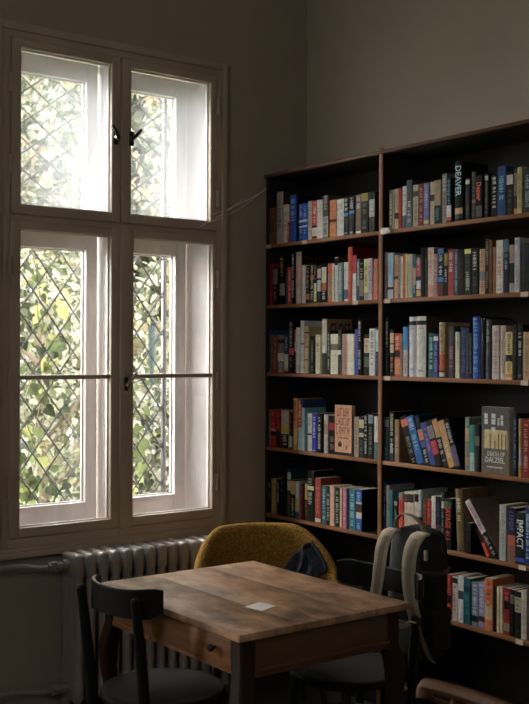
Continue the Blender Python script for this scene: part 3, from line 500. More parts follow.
def make_window(name, dy):
    root = tag(empty(name, (0, 0, 0)), kind='structure')
    f = MB()     # fixed frame on the room side, with a raised outer moulding
    ring(f, -1.470, -.256, .700, 3.025, .028, .030, .035, .035, .0, .030, M_paint, .006)
    ring(f, -1.445, -.270, .730, 2.995, .046, .046, .044, .036, -.03, .018, M_paint)
    bar(f, -1.40, -.315, 2.166, 2.191, -.03, .012, M_paint)
    f.build('window_frame', root)
    s_ = MB(); bar(s_, -1.50, -.22, .690, .722, -.01, .045, M_paint, .008); s_.build('window_sill', root)
    b = MB()     # white box lining between the two layers of casements
    X0, X1 = -.175, -.03
    for ys, ye in ((-1.405, -1.43), (-.330, -.372)):
        q = .012 if ys > -1 else -.012
        b.add([(X1, ys, .72), (X1, ys, 3.0), (X0, ye, 3.0), (X0, ye, .72), (X1, ys+q*5, .72), (X1, ys+q*5, 3.0), (X0, ye+q*8, 3.0), (X0, ye+q*8, .72)],
              [(0,1,2,3),(4,5,6,7),(0,1,5,4),(3,2,6,7),(1,2,6,5),(0,3,7,4)], M_white)
    b.box(X0, X1, -1.44, -.32, .70, .770, M_white); b.box(X0, X1, -1.44, -.32, 2.962, 3.02, M_white)
    b.bev(X0, X1, -.873, -.850, .77, 2.962, M_white, .003)
    b.bev(X0, X1, -1.42, -.35, 2.172, 2.186, M_white, .003)
    b.build('box_lining', root)
    def sash(nm, y0, y1, z0, z1, gl, gr, gb, gt, x0, x1, m, g, gbar=None):
        s = MB(); ring(s, y0, y1, z0, z1, gl-y0, y1-gr, gb-z0, z1-gt, x0, x1, m)
        lip = MB()
        ring(s, gl-.001, gr+.001, gb-.001, gt+.001, .007, .007, .007, .007, x0-.002, x0+.012, M_white, .001)
        so = s.build(nm, root)
        gm = (x0+x1)/2 - .004
        MB().box(gm-.0015, gm+.0015, gl-.002, gr+.002, gb-.002, gt+.002, g).build('glass_pane', so, smooth=0)
        if gbar:
            q = MB(); bar(q, gl-.002, gr+.002, gbar-.009, gbar+.009, x0+.004, x1-.004, m, .003)
            bar(q, gl, gr, gbar-.012, gbar+.006, x0-.004, x0+.006, M_white, .002); q.build('glazing_bar', so)
        return so
    a = sash('casement', -1.396, -.860, 2.192, 2.957, -1.353, -.906, 2.236, 2.919, -.012, .026, M_paint, M_gdirty)
    b2 = sash('casement', -.853, -.319, 2.192, 2.957, -.803, -.356, 2.236, 2.919, -.012, .026, M_paint, M_gdirty)
    c = sash('casement', -1.400, -.862, .778, 2.165, -1.353, -.906, .820, 2.126, -.012, .026, M_paint, M_gclear, 1.478)
    d = sash('casement', -.812, -.315, .778, 2.165, -.787, -.340, .820, 2.126, -.012, .026, M_paint, M_gclear, 1.478)
    q = MB(); bar(q, -.862, -.806, .770, 2.172, -.010, .036, M_paint, .006); q.build('meeting_strip', c)
    lever(a, -.890, 2.583, math.radians(122), .058, M_iron); lever(b2, -.806, 2.586, math.radians(48), .055, M_iron)
    lever(d, -.832, 1.442, math.radians(48), .062, M_brass)
    for so, y, z in ((a, -1.402, 2.757), (a, -1.402, 2.407), (c, -1.404, 1.966), (c, -1.404, 1.468), (c, -1.404, .992),
                     (b2, -.315, 2.804), (b2, -.315, 2.35), (d, -.312, 1.95), (d, -.312, 1.45), (d, -.312, .95)):
        MB().tube([(.030, y, z-.04), (.030, y, z+.04)], .009, M_paint).build('hinge', so)
    MB().bev(.03, .04, -.866, -.848, .745, .762, M_brass, .003).build('bolt_catch', c)
    # outer casements, white
    for y0, y1, gl, gr in ((-1.425, -.880, -1.305, -.938), (-.845, -.378, -.775, -.441)):
        o1 = sash('outer_casement', y0, y1, 2.190, 2.955, gl, gr, 2.262, 2.868, -.200, -.160, M_white, M_gclear)
        o2 = sash('outer_casement', y0, y1, .772, 2.168, gl, gr, .880, 2.072, -.200, -.160, M_white, M_gclear)
        if y0 < -1:
            h = MB(); h.bev(-.160, -.152, -.925, -.898, 2.485, 2.56, M_white, .003); h.tube([(-.152, -.912, 2.52), (-.13, -.912, 2.52)], .006, M_white)
            h.tube([(-.132, -.912, 2.52), (-.128, -.905, 2.545), (-.126, -.897, 2.58)], .007, M_white); h.build('lever_handle', o1)
    if dy:
        root.location.y = dy
    return root
make_window('window_1', 0)
make_window('window_2', W2)
# outside sill and reveal face of the wall are part of wall_left's thickness

# diamond grille outside the outer casements
gr = tag(empty('window_grille', (-.25, -.85, .9)), 'steel diamond lattice grille outside the tall window', 'grille')
def lattice(name, y0, y1, z0, z1, py, pz, yo, zo):
    g = MB(); sl = pz / py
    for sg in (1, -1):
        for k in range(-40, 41):
            # line z = zo + sg*sl*(y - yo) + k*pz
            pts = []
            zc = lambda y: zo + sg*sl*(y-yo) + k*pz
            ya, yb = y0, y1
            za, zb = zc(ya), zc(yb)
            lo, hi = (z0, z1)
            def clip(ya, yb):
                for lim, s in ((lo, 1), (hi, -1)):
                    za, zb = zc(ya), zc(yb)
                    ina, inb = s*(za-lim) >= 0, s*(zb-lim) >= 0
                    if not ina and not inb: return None
                    if ina != inb:
                        yt = ya + (lim-za)/(zb-za)*(yb-ya)
                        if ina: yb = yt
                        else: ya = yt
                return ya, yb
            r = clip(ya, yb)
            if r and abs(r[1]-r[0]) > .01:
                A = Vector((-.25 + sg*.0045, r[0], zc(r[0]))); B = Vector((-.25 + sg*.0045, r[1], zc(r[1])))
                g.tube([A, B], .0044, M_grille, n=6, flat=(1, 1))
    o = g.build(name, gr, loc=(.25, .85, -.9)); return o
lattice('lower_lattice', -1.42, -.462, .80, 2.075, .1392, .190, -1.028, 2.069)
lattice('upper_lattice', -1.42, -.462, 2.20, 2.95, .187, .141, -1.178, 2.689)
g = MB()
for y in (-1.43, -.452): g.bev(-.262, -.238, y-.009, y+.009, .78, 2.96, M_grille, .003)
for z in (.79, 2.14, 2.955): g.bev(-.26, -.24, -1.43, -.452, z-.008, z+.008, M_grille, .003)
g.build('grille_frame', gr, loc=(.25, .85, -.9))

# ------------------------------------------------------------------ garden outside
M_lawn = mat('lawn', (.14, .19, .06), .9, noise=(3, .3, (.09, .12, .04), (1, 1, 1)))
struct(MB().box(-14, -.45, -7, 9, -.35, -.25, M_lawn), 'ground')
M_bark = mat('bark', (.16, .12, .09), .9)
def leaf_mat(nm, c, t): return mat(nm, c, .6, trans=(.5, t))
LM = [leaf_mat('leaf_cream', (.36, .35, .28), (.32, .31, .235)), leaf_mat('leaf_yellow', (.30, .27, .145), (.26, .235, .12)),
      leaf_mat('leaf_green', (.085, .10, .055), (.085, .105, .045)), leaf_mat('leaf_dark', (.045, .06, .035), (.05, .07, .03)),
      leaf_mat('leaf_rust', (.28, .21, .13), (.24, .175, .10))]
def leaf(mb, p, s, n, m, r):
    """one pointed, folded leaf"""
    n = Vector(n).normalized(); a = n.orthogonal().normalized()
    a = Matrix.Rotation(r, 3, n) @ a; b = n.cross(a)
    p = Vector(p)
    pts = [p, p+a*s*.35+b*s*.36+n*s*.08, p+a*s*.8+b*s*.22+n*s*.05, p+a*s*1.1, p+a*s*.8-b*s*.22+n*s*.05, p+a*s*.35-b*s*.36+n*s*.08, p+a*s*.5]
    mb.add(pts, [(0,1,2,6),(6,2,3),(6,3,4),(0,6,4,5)], m)
def heart(mb, p, s, n, m, r):
    n = Vector(n).normalized(); dn = Vector((0, 0, -1)); dn = (dn - n*dn.dot(n)).normalized()
    a = Matrix.Rotation(r, 3, n) @ dn; b = n.cross(a); p = Vector(p)
    out = [(0, 0), (-.14, .2), (-.08, .42), (.12, .52), (.42, .44), (.75, .22), (1.08, 0)]
    L = [p+a*u*s+b*v*s+n*(abs(v)*s*.22) for u, v in out]; Rr = [p+a*u*s-b*v*s+n*(abs(v)*s*.22) for u, v in out]
    c = p+a*s*.35
    vs = [c]+L+Rr[1:-1]
    fs = [(0, i, i+1) for i in range(1, 7)]
    r2 = [1]+list(range(8, 13))+[7]
    fs += [(0, r2[i+1], r2[i]) for i in range(6)]
    mb.add(vs, fs, m)
def shrub(name, label, cat, x, y, h, rad, nleaf, mix, size, z0=-.25, low=.05):
    root = tag(empty(name, (x, y, z0)), label, cat, None)
    t = MB()
    t.tube(crom([(0, 0, 0), (.04, .03, h*.3), (-.03, .02, h*.6), (.02, 0, h*.85)], 4), [.05*(1-.07*i) for i in range(13)], M_bark, n=7)
    for k in range(9):
        a = R.uniform(0, 6.28); zz = h*R.uniform(.15, .7)
        t.tube(crom([(0, 0, zz), (math.cos(a)*rad*.4, math.sin(a)*rad*.4, zz+h*.1), (math.cos(a)*rad*.8, math.sin(a)*rad*.8, zz+h*.24)], 3), [.022-.0022*i for i in range(7)], M_bark, n=5)
    t.build('trunk', root)
    f = MB()
    clumps = [(R.uniform(-1, 1)*rad*.75, R.uniform(-1, 1)*rad*.75, R.uniform(low, .97)*h, R.uniform(.25, .5)*rad) for _ in range(max(14, nleaf//70))]
    for i in range(nleaf):
        cx, cy, cz, cr = R.choice(clumps)
        d = Vector((R.gauss(0, 1), R.gauss(0, 1), R.gauss(0, 1))).normalized()
        p = Vector((cx, cy, cz)) + d*cr*R.uniform(.5, 1)
        leaf(f, p, size*R.uniform(.7, 1.3), d + Vector((0, 0, .5)), LM[R.choices(range(5), mix)[0]], R.uniform(0, 6.28))
    f.build('foliage', root, smooth=0)
    return root
shrub('garden_shrub', 'cream leaved shrub behind the left window panes', 'shrub', -3.1, .2, 2.6, .72, 3600, (5, 2, 2.6, 1.6, 0), .065)
shrub('garden_shrub', 'pale variegated shrub low behind the right window panes', 'shrub', -3.5, 1.55, 1.6, .6, 2400, (6, .6, 1.6, 2, 0), .075)
shrub('garden_tree', 'tall yellowing tree seen through the upper left pane', 'tree', -5.6, .9, 5.4, 1.15, 5200, (3.4, 2, 3, 1, .4), .10, low=.3)
shrub('garden_tree', 'tall rust tinged tree seen through the upper right pane', 'tree', -6.4, 4.1, 5.4, 1.05, 4200, (3.4, 1.8, 1.8, .6, 1.6), .10, low=.3)
shrub('garden_shrub', 'dark green bush at the foot of the yellowing tree', 'shrub', -4.45, -.85, 1.6, .8, 1800, (1.4, 1, 4, 3, 0), .08)
shrub('garden_hedge', 'broad pale leafy hedge filling the view beyond the garden trees', 'hedge', -12.2, 5.7, 7.6, 3.0, 9500, (4.5, 1.6, 3, 1, .4), .29, low=.02)
pp = MB(); M_pg = mat('dark_green_paint', (.012, .03, .024), .5); pp.tube([(-4.2, 1.86, -.25), (-4.2, 1.86, 1.80)], .022, M_pg); pp.tube([(-4.2, 1.86, 1.45), (-4.2, 1.86, 1.83)], .038, M_pg); pp.lathe([(.05, 1.83), (.055, 1.85), (.02, 1.90), (.002, 1.91)], M_iron, 12, Matrix.Translation((-4.2, 1.86, 0)))
tag(pp.build('garden_post'), 'slim dark green post seen through the right window panes', 'post')
# climbing vine with heart shaped leaves hanging on the grille
M_stem = mat('vine_stem', (.30, .27, .14), .8)
VL = [mat('vine_leaf', (.085, .105, .045), .5, trans=(.4, (.15, .19, .07))), mat('vine_leaf_dark', (.025, .035, .02), .5, trans=(.25, (.04, .055, .025))),  # two leaf greens, the second darker
      mat('vine_leaf_young', (.24, .25, .10), .5, trans=(.5, (.30, .31, .12)))]
def vine(label, stems, extra):
    root = tag(empty('climbing_vine', (-.33, stems[0][0][0], -.2)), label, 'vine')
    s = MB(); lf = MB(); o = Vector((-.33, stems[0][0][0], -.2))
    for st in stems:
        P = crom([(-.355 - .02*math.sin(i*2.1) if z > .79 else -.53, y, z) for i, (y, z) in enumerate(st)], 8)
        s.tube([p-o for p in P], .0028, M_stem, n=5)
        for p in P[1:]:
            for q in range(R.choice((0, 0, 1, 1))):
                off = Vector((R.uniform(-.03, .0), R.uniform(-.05, .05), R.uniform(-.03, .03)))
                s.tube([p-o, p+off-o], .0014, M_stem, n=4)
                heart(lf, p+off-o, R.uniform(.036, .066), (1, R.uniform(-.7, .7), R.uniform(-.2, .8)), R.choices(VL, (5, 2, 2))[0], R.uniform(-.7, .7))
    for y, z, r, n, mi in extra:
        for _ in range(n):
            p = Vector((R.uniform(-.42, -.345), max(-1.35, y+R.gauss(0, r)), max(.84, z+R.gauss(0, r))))
            heart(lf, p-o, R.uniform(.04, .075), (1, R.uniform(-.8, .8), R.uniform(-.3, .9)), VL[mi], R.uniform(-1, 1))
    s.build('stem', root); lf.build('foliage', root, smooth=0)
vine('leafy green climbing vine hanging over the left window panes',
     [[(-1.22, 2.3), (-1.27, 2.0), (-1.2, 1.8), (-1.24, 1.5), (-1.27, 1.2), (-1.25, .86), (-1.25, .76), (-1.24, .55), (-1.24, -.2)],
      [(-1.12, 2.05), (-1.08, 1.9), (-1.1, 1.75), (-1.03, 1.6), (-1.05, 1.45), (-1.12, 1.2), (-1.2, .9)],
      [(-1.0, 1.55), (-1.02, 1.4), (-1.08, 1.3)], [(-1.25, 1.75), (-1.13, 1.5), (-1.17, 1.3), (-1.1, 1.1), (-1.15, .85)]],
     [(-1.25, 1.15, .06, 22, 0), (-1.2, 1.12, .04, 12, 1), (-1.22, .95, .06, 14, 0), (-1.0, .9, .05, 7, 1), (-1.12, .92, .05, 8, 0), (-1.25, 2.0, .03, 5, 1), (-1.08, 1.8, .05, 5, 2)])
vine('thin vine strand with round leaves over the right window panes',
     [[(-.68, 1.85), (-.71, 1.7), (-.69, 1.5), (-.66, 1.35), (-.62, 1.3), (-.68, 1.2), (-.7, .86), (-.7, .76), (-.7, .55), (-.7, -.2)],
      [(-.67, 1.38), (-.60, 1.36), (-.55, 1.28)]],
     [(-.62, 1.4, .03, 6, 0), (-.52, 1.12, .05, 7, 0), (-.5, .92, .04, 8, 1), (-.62, .9, .04, 4, 2)])

# ------------------------------------------------------------------ radiator and pipes
RYA, NSEC, PIT = -1.175, 14, .0605
rad = tag(empty('radiator', (.12, RYA + NSEC*PIT/2, 0)), 'white cast iron column radiator under the tall window', 'radiator')
ro = Vector((.12, RYA + NSEC*PIT/2, 0))
for i in range(NSEC):
    s = MB(); y = RYA + (i+.5)*PIT - ro.y
    for zt in (.655, .115):
        s.bev(-.080, .080, y-.0235, y+.0235, zt-.06, zt+.052, M_rad, .021, 4)
    for x in (-.055, 0, .055):
        s.tube([(x, y, .10), (x, y, .69)], .024, M_rad, n=12, flat=(.98, .82))
    for zt in (.655, .115): s.tube([(0, y-PIT/2, zt), (0, y+PIT/2, zt)], .024, M_rad, n=12)
    if i in (0, NSEC-1):
        for x in (-.05, .05): s.tube([(x, y, .08), (x*1.1, y, 0.0)], [.018, .022], M_rad)
    s.build('section', rad)
v = MB(); v.tube([(0, RYA-ro.y, .655), (0, RYA-.02-ro.y, .655)], .026, M_rad); v.tube([(0, RYA-.02-ro.y, .655), (0, RYA-.045-ro.y, .655)], .018, M_rad, n=6)
v.tube([(0, RYA-.045-ro.y, .655), (0, RYA-.085-ro.y, .655)], .015, M_rad); v.tube([(0, RYA-.062-ro.y, .635), (0, RYA-.062-ro.y, .675)], .017, M_rad)
v.tube([(0, RYA-.075-ro.y, .655), (0, RYA-.09-ro.y, .655)], .02, M_rad, n=6)
v.build('valve', rad)
v = MB(); v.tube([(0, RYA-ro.y, .115), (0, RYA-.06-ro.y, .115)], .02, M_rad); v.tube([(0, RYA-.045-ro.y, .115), (0, RYA-.07-ro.y, .115)], .024, M_rad, n=6)
v.tube([(0, RYA-.058-ro.y, .115), (.03, RYA-.058-ro.y, .135)], .014, M_rad); v.build('return_union', rad)
y0 = RYA-.092
tag(MB().tube(crom([(.12, y0, .655), (.12, y0-.05, .657), (.10, y0-.11, .668), (.09, y0-.2, .668), (.09, y0-.5, .672), (.09, y0-1.0, .675), (.05, y0-1.05, .675), (-.01, y0-1.06, .675)], 6), .011, M_rad).build('heating_pipe'),
    'slim painted pipe feeding the top of the radiator', 'pipe')
y0 = RYA-.072
tag(MB().tube(crom([(.12, y0, .115), (.12, y0-.06, .118), (.09, y0-.13, .125), (.08, y0-.3, .128), (.08, y0-1.0, .128), (.04, y0-1.05, .128), (-.01, y0-1.06, .128)], 6), .012, M_rad).build('heating_pipe'),
    'painted return pipe low on the wall near the floor', 'pipe')

# ------------------------------------------------------------------ bookcase
CX0, CX1, CY1, CT = .003, 1.765, .268, SHELF_Z[0]
bc = tag(empty('bookcase', (CX0, 0, 0)), 'tall dark wooden bookcase with two bays full of books', 'bookcase')
def cpart(mb, nm, **k): return mb.build(nm, bc, loc=(-CX0, 0, 0), **k)
cpart(MB().bev(CX0, CX0+.021, .004, CY1, 0, CT-.02, M_case_shade, .002), 'side_panel')
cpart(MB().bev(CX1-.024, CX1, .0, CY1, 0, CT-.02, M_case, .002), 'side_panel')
d = MB(); d.bev(XD-.012, XD+.012, -.006, .0, 0, CT+.012, M_case, .002); d.box(XD-.011, XD+.011, 0, CY1-.01, 0, CT-.02, M_case_shade); cpart(d, 'divider')
q = MB(); q.bev(CX0-.001, CX1+.012, -.010, .0, CT-.016, CT, mat('top_edge_wood', (.13, .06, .03), .6, spec=.2), .003); q.box(CX0, CX1+.01, 0, CY1, CT-.018, CT-.001, M_case_shade); cpart(q, 'top_board')
cpart(MB().box(CX0, CX1, CY1-.008, CY1, .02, CT-.02, M_case_shade), 'back_panel', smooth=0)
for k in range(1, 8):
    z = SHELF_Z[k] if k < 7 else .12
    for a, b in ((CX0+.021, XD-.012), (XD+.012, CX1-.024)):
        s = MB(); s.bev(a, b, -.002, .012, z-.009, z+.009, M_shelf, .002); s.box(a, b, .012, CY1-.008, z-.009, z+.009, M_case_shade); cpart(s, 'shelf')
for a, b in ((CX0+.021, XD-.012), (XD+.012, CX1-.024)): cpart(MB().bev(a, b, .01, .025, 0, .111, M_case_shade, .002), 'plinth')
tags = [(.035, 1), (.326, 1), (.700, 2), (.913, 2), (1.68, 2), (.915, 3), (1.682, 3), (1.676, 5), (1.663, 6)]
twd = {1: 'top', 2: 'second', 3: 'third', 5: 'fifth', 6: 'sixth'}
where = ['at the left end of the left bay', 'under the blue banded books in the left bay', 'under the red books in the left bay',
         'at the left end of the right bay', 'at the right end of the right bay', 'at the left end of the right bay', 'at the right end of the right bay',
         'at the right end of the right bay', 'at the right end of the right bay']
for (x, k), wh in zip(tags, where):
    z = SHELF_Z[k]
    tag(MB().box(x-.018, x+.018, -.0045, -.002, z-.010, z+.009, M_tag).build('shelf_label', smooth=0),
        'tan card label, %s shelf edge %s' % (twd[k], wh), 'label', 'card labels on the shelf edges')
p = MB(); z = SHELF_Z[1]
p.add([(XD+.0, -.0065, z+.012), (XD+.018, -.012, z+.02), (XD+.062, -.014, z+.016), (XD+.07, -.008, z-.004), (XD+.03, -.013, z-.012), (XD+.008, -.011, z-.008),
       (XD+.0, -.0075, z+.012), (XD+.018, -.013, z+.02), (XD+.062, -.015, z+.016), (XD+.07, -.009, z-.004), (XD+.03, -.014, z-.012), (XD+.008, -.012, z-.008)],
      [(0,1,2,3,4,5), (11,10,9,8,7,6)] + [(i, (i+1) % 6, (i+1) % 6+6, i+6) for i in range(6)], M_rag)
tag(p.build('paper_scrap', smooth=0), 'torn white paper scrap stuck where the top shelf meets the divider', 'paper')
# ------------------------------------------------------------------ books
GAIN = {1: 2.1, 2: 2.1, 3: 2.1, 4: 2.0, 5: 2.0, 6: 2.0}
_bm = {}
def bmat(hx, k, g=1.0):
    key = (hx, round(GAIN[k]*g, 2))
    if key not in _bm:
        c_ = lin(hx, key[1], .78); _bm[key] = mat('cover_' + hx, c_, .6, spec=.15, noise=(85, .22, tuple(v*.55 for v in c_[:3]), (1, 1, .6)))
    return _bm[key]
ORD = {1: 'top', 2: 'second', 3: 'third', 4: 'fourth', 5: 'fifth', 6: 'sixth'}
def stroke_text(mb, t, v0, v1, h, y, m, rr):
    """blurred lettering running down a spine: each letter a few strokes"""
    z = v1*h; wd = t*.52
    while z > v0*h + .004:
        lh = min(wd*.5, .0085)
        if rr.random() < .14: z -= lh; continue
        cx = t*.5 + rr.uniform(-.03, .03)*t
        kind = rr.randrange(4)
        st = lh*.24
        if kind != 2: mb.add([(cx-wd/2, y, z-st), (cx+wd/2, y, z-st), (cx+wd/2, y, z), (cx-wd/2, y, z)], [(0,1,2,3)], m)
        if kind in (0, 2): mb.add([(cx-st/2, y, z-lh*.8), (cx+st/2, y, z-lh*.8), (cx+st/2, y, z), (cx-st/2, y, z)], [(0,1,2,3)], m)
        if kind in (1, 2, 3): mb.add([(cx-wd/2, y, z-lh*.8), (cx+wd/2*(1 if kind != 3 else .2), y, z-lh*.8), (cx+wd/2*(1 if kind != 3 else .2), y, z-lh*.55), (cx-wd/2, y, z-lh*.55)], [(0,1,2,3)], m)
        if kind == 3: mb.add([(cx+wd*.3, y, z-lh*.8), (cx+wd*.5, y, z-lh*.8), (cx+wd*.5, y, z), (cx+wd*.3, y, z)], [(0,1,2,3)], m)
        z -= lh
def make_book(t, h, hexc, bands, titles, k, hard=None, cover_text=None, right=None, depth=None, seed=0):
    rr = random.Random(seed)
    if hard is None: hard = h > .228
    d = depth or (.112 if h < .2 else (.135 if h < .228 else .158)) + rr.uniform(-.004, .004)
    B = bmat(hexc, k); c = .0026 if hard else .0009; bul = min(t*.16, .0045) if hard else min(t*.05, .0012)
    mb = MB()
    Rm = bmat(right, k) if right else B
    mb.box(0, c, 0, d, 0, h, B); mb.box(t-c, t, 0, d, 0, h, Rm)
    # spine: curved strip, bands by height
    cuts = sorted({0., 1.} | {b[0] for b in bands} | {b[1] for b in bands})
    nx = 4
    for a, b in zip(cuts, cuts[1:]):
        m = B
        for q in bands:
            if q[0] <= (a+b)/2 <= q[1]: m = bmat(q[2], k)
        vs = []; fs = []
        for z in (a*h, b*h):
            for i in range(nx+1):
                u = i/nx; vs.append((u*t, -bul*(1-(2*u-1)**2), z))
        fs = [(i, i+1, nx+2+i, nx+1+i) for i in range(nx)]
        mb.add(vs, fs, m)
    mb.add([(u*t/4, -bul*(1-(2*u/4-1)**2) if 0 < u < 4 else 0, z) for z in (0, h) for u in range(5)] + [(0, .002, 0), (t, .002, 0), (0, .002, h), (t, .002, h)],
           [(0, 1, 2, 3, 4, 11, 10), (5, 6, 7, 8, 9, 13, 12)], B)
    for q in titles:
        m = bmat(q[2], k, 1.15); y = -bul - .0006
        if len(q) > 3:
            H = (q[1]-q[0])*h; wd = t*.74
            put_text(mb, q[3], m, (t*.5-wd/2, y, q[1]*h), (0, 0, -H), (wd, 0, 0), .02)
        else: stroke_text(mb, t, q[0], q[1], h, y, m, rr)
    if cover_text:
        s, hx, v0, v1, u0, u1 = cover_text
        put_text(mb, s, bmat(hx, k), (t+.0005, u0*d, v0*h), (0, (u1-u0)*d, 0), (0, 0, (v1-v0)*h), .01)
    o = mb.build('hardback_book' if hard else 'paperback_book')
    ins = .003 if hard else .0004
    MB().box(c, t-c, .001, d-ins, ins, h-ins, M_page).build('page_block', o, smooth=0)
    return o
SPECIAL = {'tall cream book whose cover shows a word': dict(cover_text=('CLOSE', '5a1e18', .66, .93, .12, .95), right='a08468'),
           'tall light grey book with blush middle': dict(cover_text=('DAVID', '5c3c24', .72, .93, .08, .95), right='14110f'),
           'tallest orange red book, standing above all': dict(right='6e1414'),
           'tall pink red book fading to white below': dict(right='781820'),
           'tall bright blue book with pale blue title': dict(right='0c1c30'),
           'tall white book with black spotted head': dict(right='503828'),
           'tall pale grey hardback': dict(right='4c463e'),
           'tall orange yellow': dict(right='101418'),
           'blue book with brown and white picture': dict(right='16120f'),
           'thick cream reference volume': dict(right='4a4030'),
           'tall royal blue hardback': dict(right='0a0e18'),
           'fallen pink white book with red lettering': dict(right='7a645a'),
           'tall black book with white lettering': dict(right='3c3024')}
lean_fix = {}
# the leaning row on the fourth shelf of the right bay shares one angle
x = 1.051
seq = [b for b in BOOKS if b[0] == 'R4' and b[4]]
for b in seq:
    t = b[2]*1.2; lean_fix[b[6]] = (x, t, .34); x += t/math.cos(.34) + .0009
lean_fix['tall olive tan book leaning slightly'] = (1.3262, .0395, .05)
lean_fix['orange spined book under the fallen pair'] = (1.4863, .016, .534)
lean_fix['fallen pink white book with red lettering'] = (1.5255, .0285, .644)
for i, (row, x0, t, h, th, hx, lab, bands, titles) in enumerate(BOOKS):
    k = int(row[1]); bay = 'left' if row[0] == 'L' else 'right'
    if lab in lean_fix: x0, t, th = lean_fix[lab]
    h = min(h, .272)
    sp = SPECIAL.get(lab, {})
    o = make_book(t, h, hx, bands, titles, k, seed=i*7+3, **sp)
    z = SHELF_Z[k] + .009 + .0004
    if k <= 2 and th == 0: pass
    o.location = (x0, .0085 + R.uniform(-.002, .0035), z)
    o.rotation_euler.y = -th
    tag(o, '%s, %s shelf, %s bay' % (lab, ORD[k], bay), 'book', 'books on the %s shelf of the %s bay' % (ORD[k], bay))
# two books turned face out
def face_out(x0, x1, y0, t, h, k, hx, draw, label, rz=0):
    B = bmat(hx, k); w = x1-x0
    mb = MB(); mb.box(0, w, 0, .0012, 0, h, B); mb.box(0, w, t-.0012, t, 0, h, B); mb.box(0, .0012, 0, t, 0, h, B)
    draw(mb, w, h, k)
    o = mb.build('paperback_book', loc=(x0, y0, SHELF_Z[k]+.0095), rz=rz)
    MB().box(.001, w-.0006, .0013, t-.0013, .0006, h-.0006, M_page).build('page_block', o, smooth=0)
    return tag(o, label, 'book', 'books on the fourth shelf of the %s bay' % ('left' if x0 < XD else 'right'))
def q(mb, x0, x1, z0, z1, m, y=-.0004): mb.add([(x0, y, z0), (x1, y, z0), (x1, y, z1), (x0, y, z1)], [(0,1,2,3)], m)
def draw_a(mb, w, h, k):
    red = bmat('8c4434', k); dk = bmat('30221c', k)
    rr = random.Random(4)
    for r, (z0, z1) in enumerate(((.78, .95), (.6, .75), (.42, .57))):
        n = (4, 6, 5)[r]; a = (.14, .06, .10)[r]; step = (1-2*a)/n
        for j in range(n):
            xx = (a+j*step)*w; ww = step*w*.74; st = ww*.26
            q(mb, xx, xx+st, z0*h, z1*h, red)
            if rr.random() < .7: q(mb, xx+ww-st, xx+ww, z0*h, z1*h, red)
            q(mb, xx, xx+ww, rr.choice((z0, z1-.03, (z0+z1)/2))*h, rr.choice((z0+.03,))*h, red) if False else None
            zc = rr.choice((z0, z1-.025, (z0+z1)/2-.012))*h; q(mb, xx, xx+ww, zc, zc+.025*h, red)
    for j in range(7): q(mb, (.2+j*.09)*w, (.2+j*.09+.06)*w, .335*h, .355*h, dk)
    q(mb, .2*w, .42*w, .17*h, .25*h, dk); q(mb, .28*w, .36*w, .25*h, .28*h, dk); q(mb, .66*w, .74*w, .12*h, .2*h, red)
    q(mb, 0, w, 0, .06*h, dk)
face_out(.5478, .6668, .006, .022, .235, 4, 'b48c6c', draw_a, 'tan paperback turned face out with red capitals, fourth shelf, left bay')
def draw_b(mb, w, h, k):
    q(mb, 0, w, .64*h, h, bmat('5c5c5c', k), -.0002)
    for a, b, c, d in ((.1, .22, .74, .9), (.36, .5, .74, .9), (.58, .64, .73, .84), (.69, .78, .73, .88)):
        q(mb, a*w, b*w, c*h, d*h, bmat('d0cac0', k)); 
        q(mb, a*w, b*w, (c+(d-c)*.5)*h, (c+(d-c)*.56)*h, bmat('484440', k), -.0006)
    q(mb, .1*w, .92*w, .38*h, .66*h, bmat('c4a87c', k), -.0003)
    q(mb, .36*w, .5*w, .64*h, .7*h, bmat('c8c0b4', k), -.0005)
    for a in (.3, .47, .6, .72, .86): q(mb, a*w, (a+.035)*w, .37*h, (.6 if a != .47 else .5)*h, bmat('50402c', k), -.0006)
    q(mb, 0, w, 0, .36*h, bmat('6e6458', k), -.0003)
    T = bmat('d8d0c4', k)
    put_text(mb, 'DEATH OF', T, (.22*w, -.0008, .265*h), (.62*w, 0, 0), (0, 0, .07*h), .01)
    put_text(mb, 'DALZIEL', T, (.14*w, -.0008, .17*h), (.7*w, 0, 0), (0, 0, .08*h), .01)
    for j in range(8): q(mb, (.2+j*.075)*w, (.2+j*.075+.05)*w, .09*h, .11*h, T, -.0008)
face_out(1.4605, 1.6035, .003, .030, .268, 4, '7a6c60', draw_b, 'large grey and tan book turned face out, fourth shelf, right bay')

# ------------------------------------------------------------------ table
M_tt = bpy.data.materials.new('worn_table_wood'); M_tt.use_nodes = True
nt = M_tt.node_tree; n = nt.nodes; b = n['Principled BSDF']
tc = n.new('ShaderNodeTexCoord')
def nz(sc, st, det=6):
    mp = n.new('ShaderNodeMapping'); mp.inputs['Scale'].default_value = st; t = n.new('ShaderNodeTexNoise')
    t.inputs['Scale'].default_value = sc; t.inputs['Detail'].default_value = det; t.inputs['Roughness'].default_value = .65
    nt.links.new(tc.outputs['Object'], mp.inputs[0]); nt.links.new(mp.outputs[0], t.inputs['Vector']); return t.outputs['Fac']
def ramp(f, *els):
    r = n.new('ShaderNodeValToRGB'); e = r.color_ramp.elements
    e[0].position, e[0].color = els[0][0], (*els[0][1], 1); e[1].position, e[1].color = els[-1][0], (*els[-1][1], 1)
    for p_, c_ in els[1:-1]: x_ = e.new(p_); x_.color = (*c_, 1)
    nt.links.new(f, r.inputs[0]); return r.outputs[0]
def mixc(mode, f, a, b_):
    m = n.new('ShaderNodeMix'); m.data_type = 'RGBA'; m.blend_type = mode; m.inputs[0].default_value = f if not hasattr(f, 'name') else 0
    if hasattr(f, 'name'): nt.links.new(f, m.inputs[0])
    nt.links.new(a, m.inputs[6]); nt.links.new(b_, m.inputs[7]); return m.outputs[2]
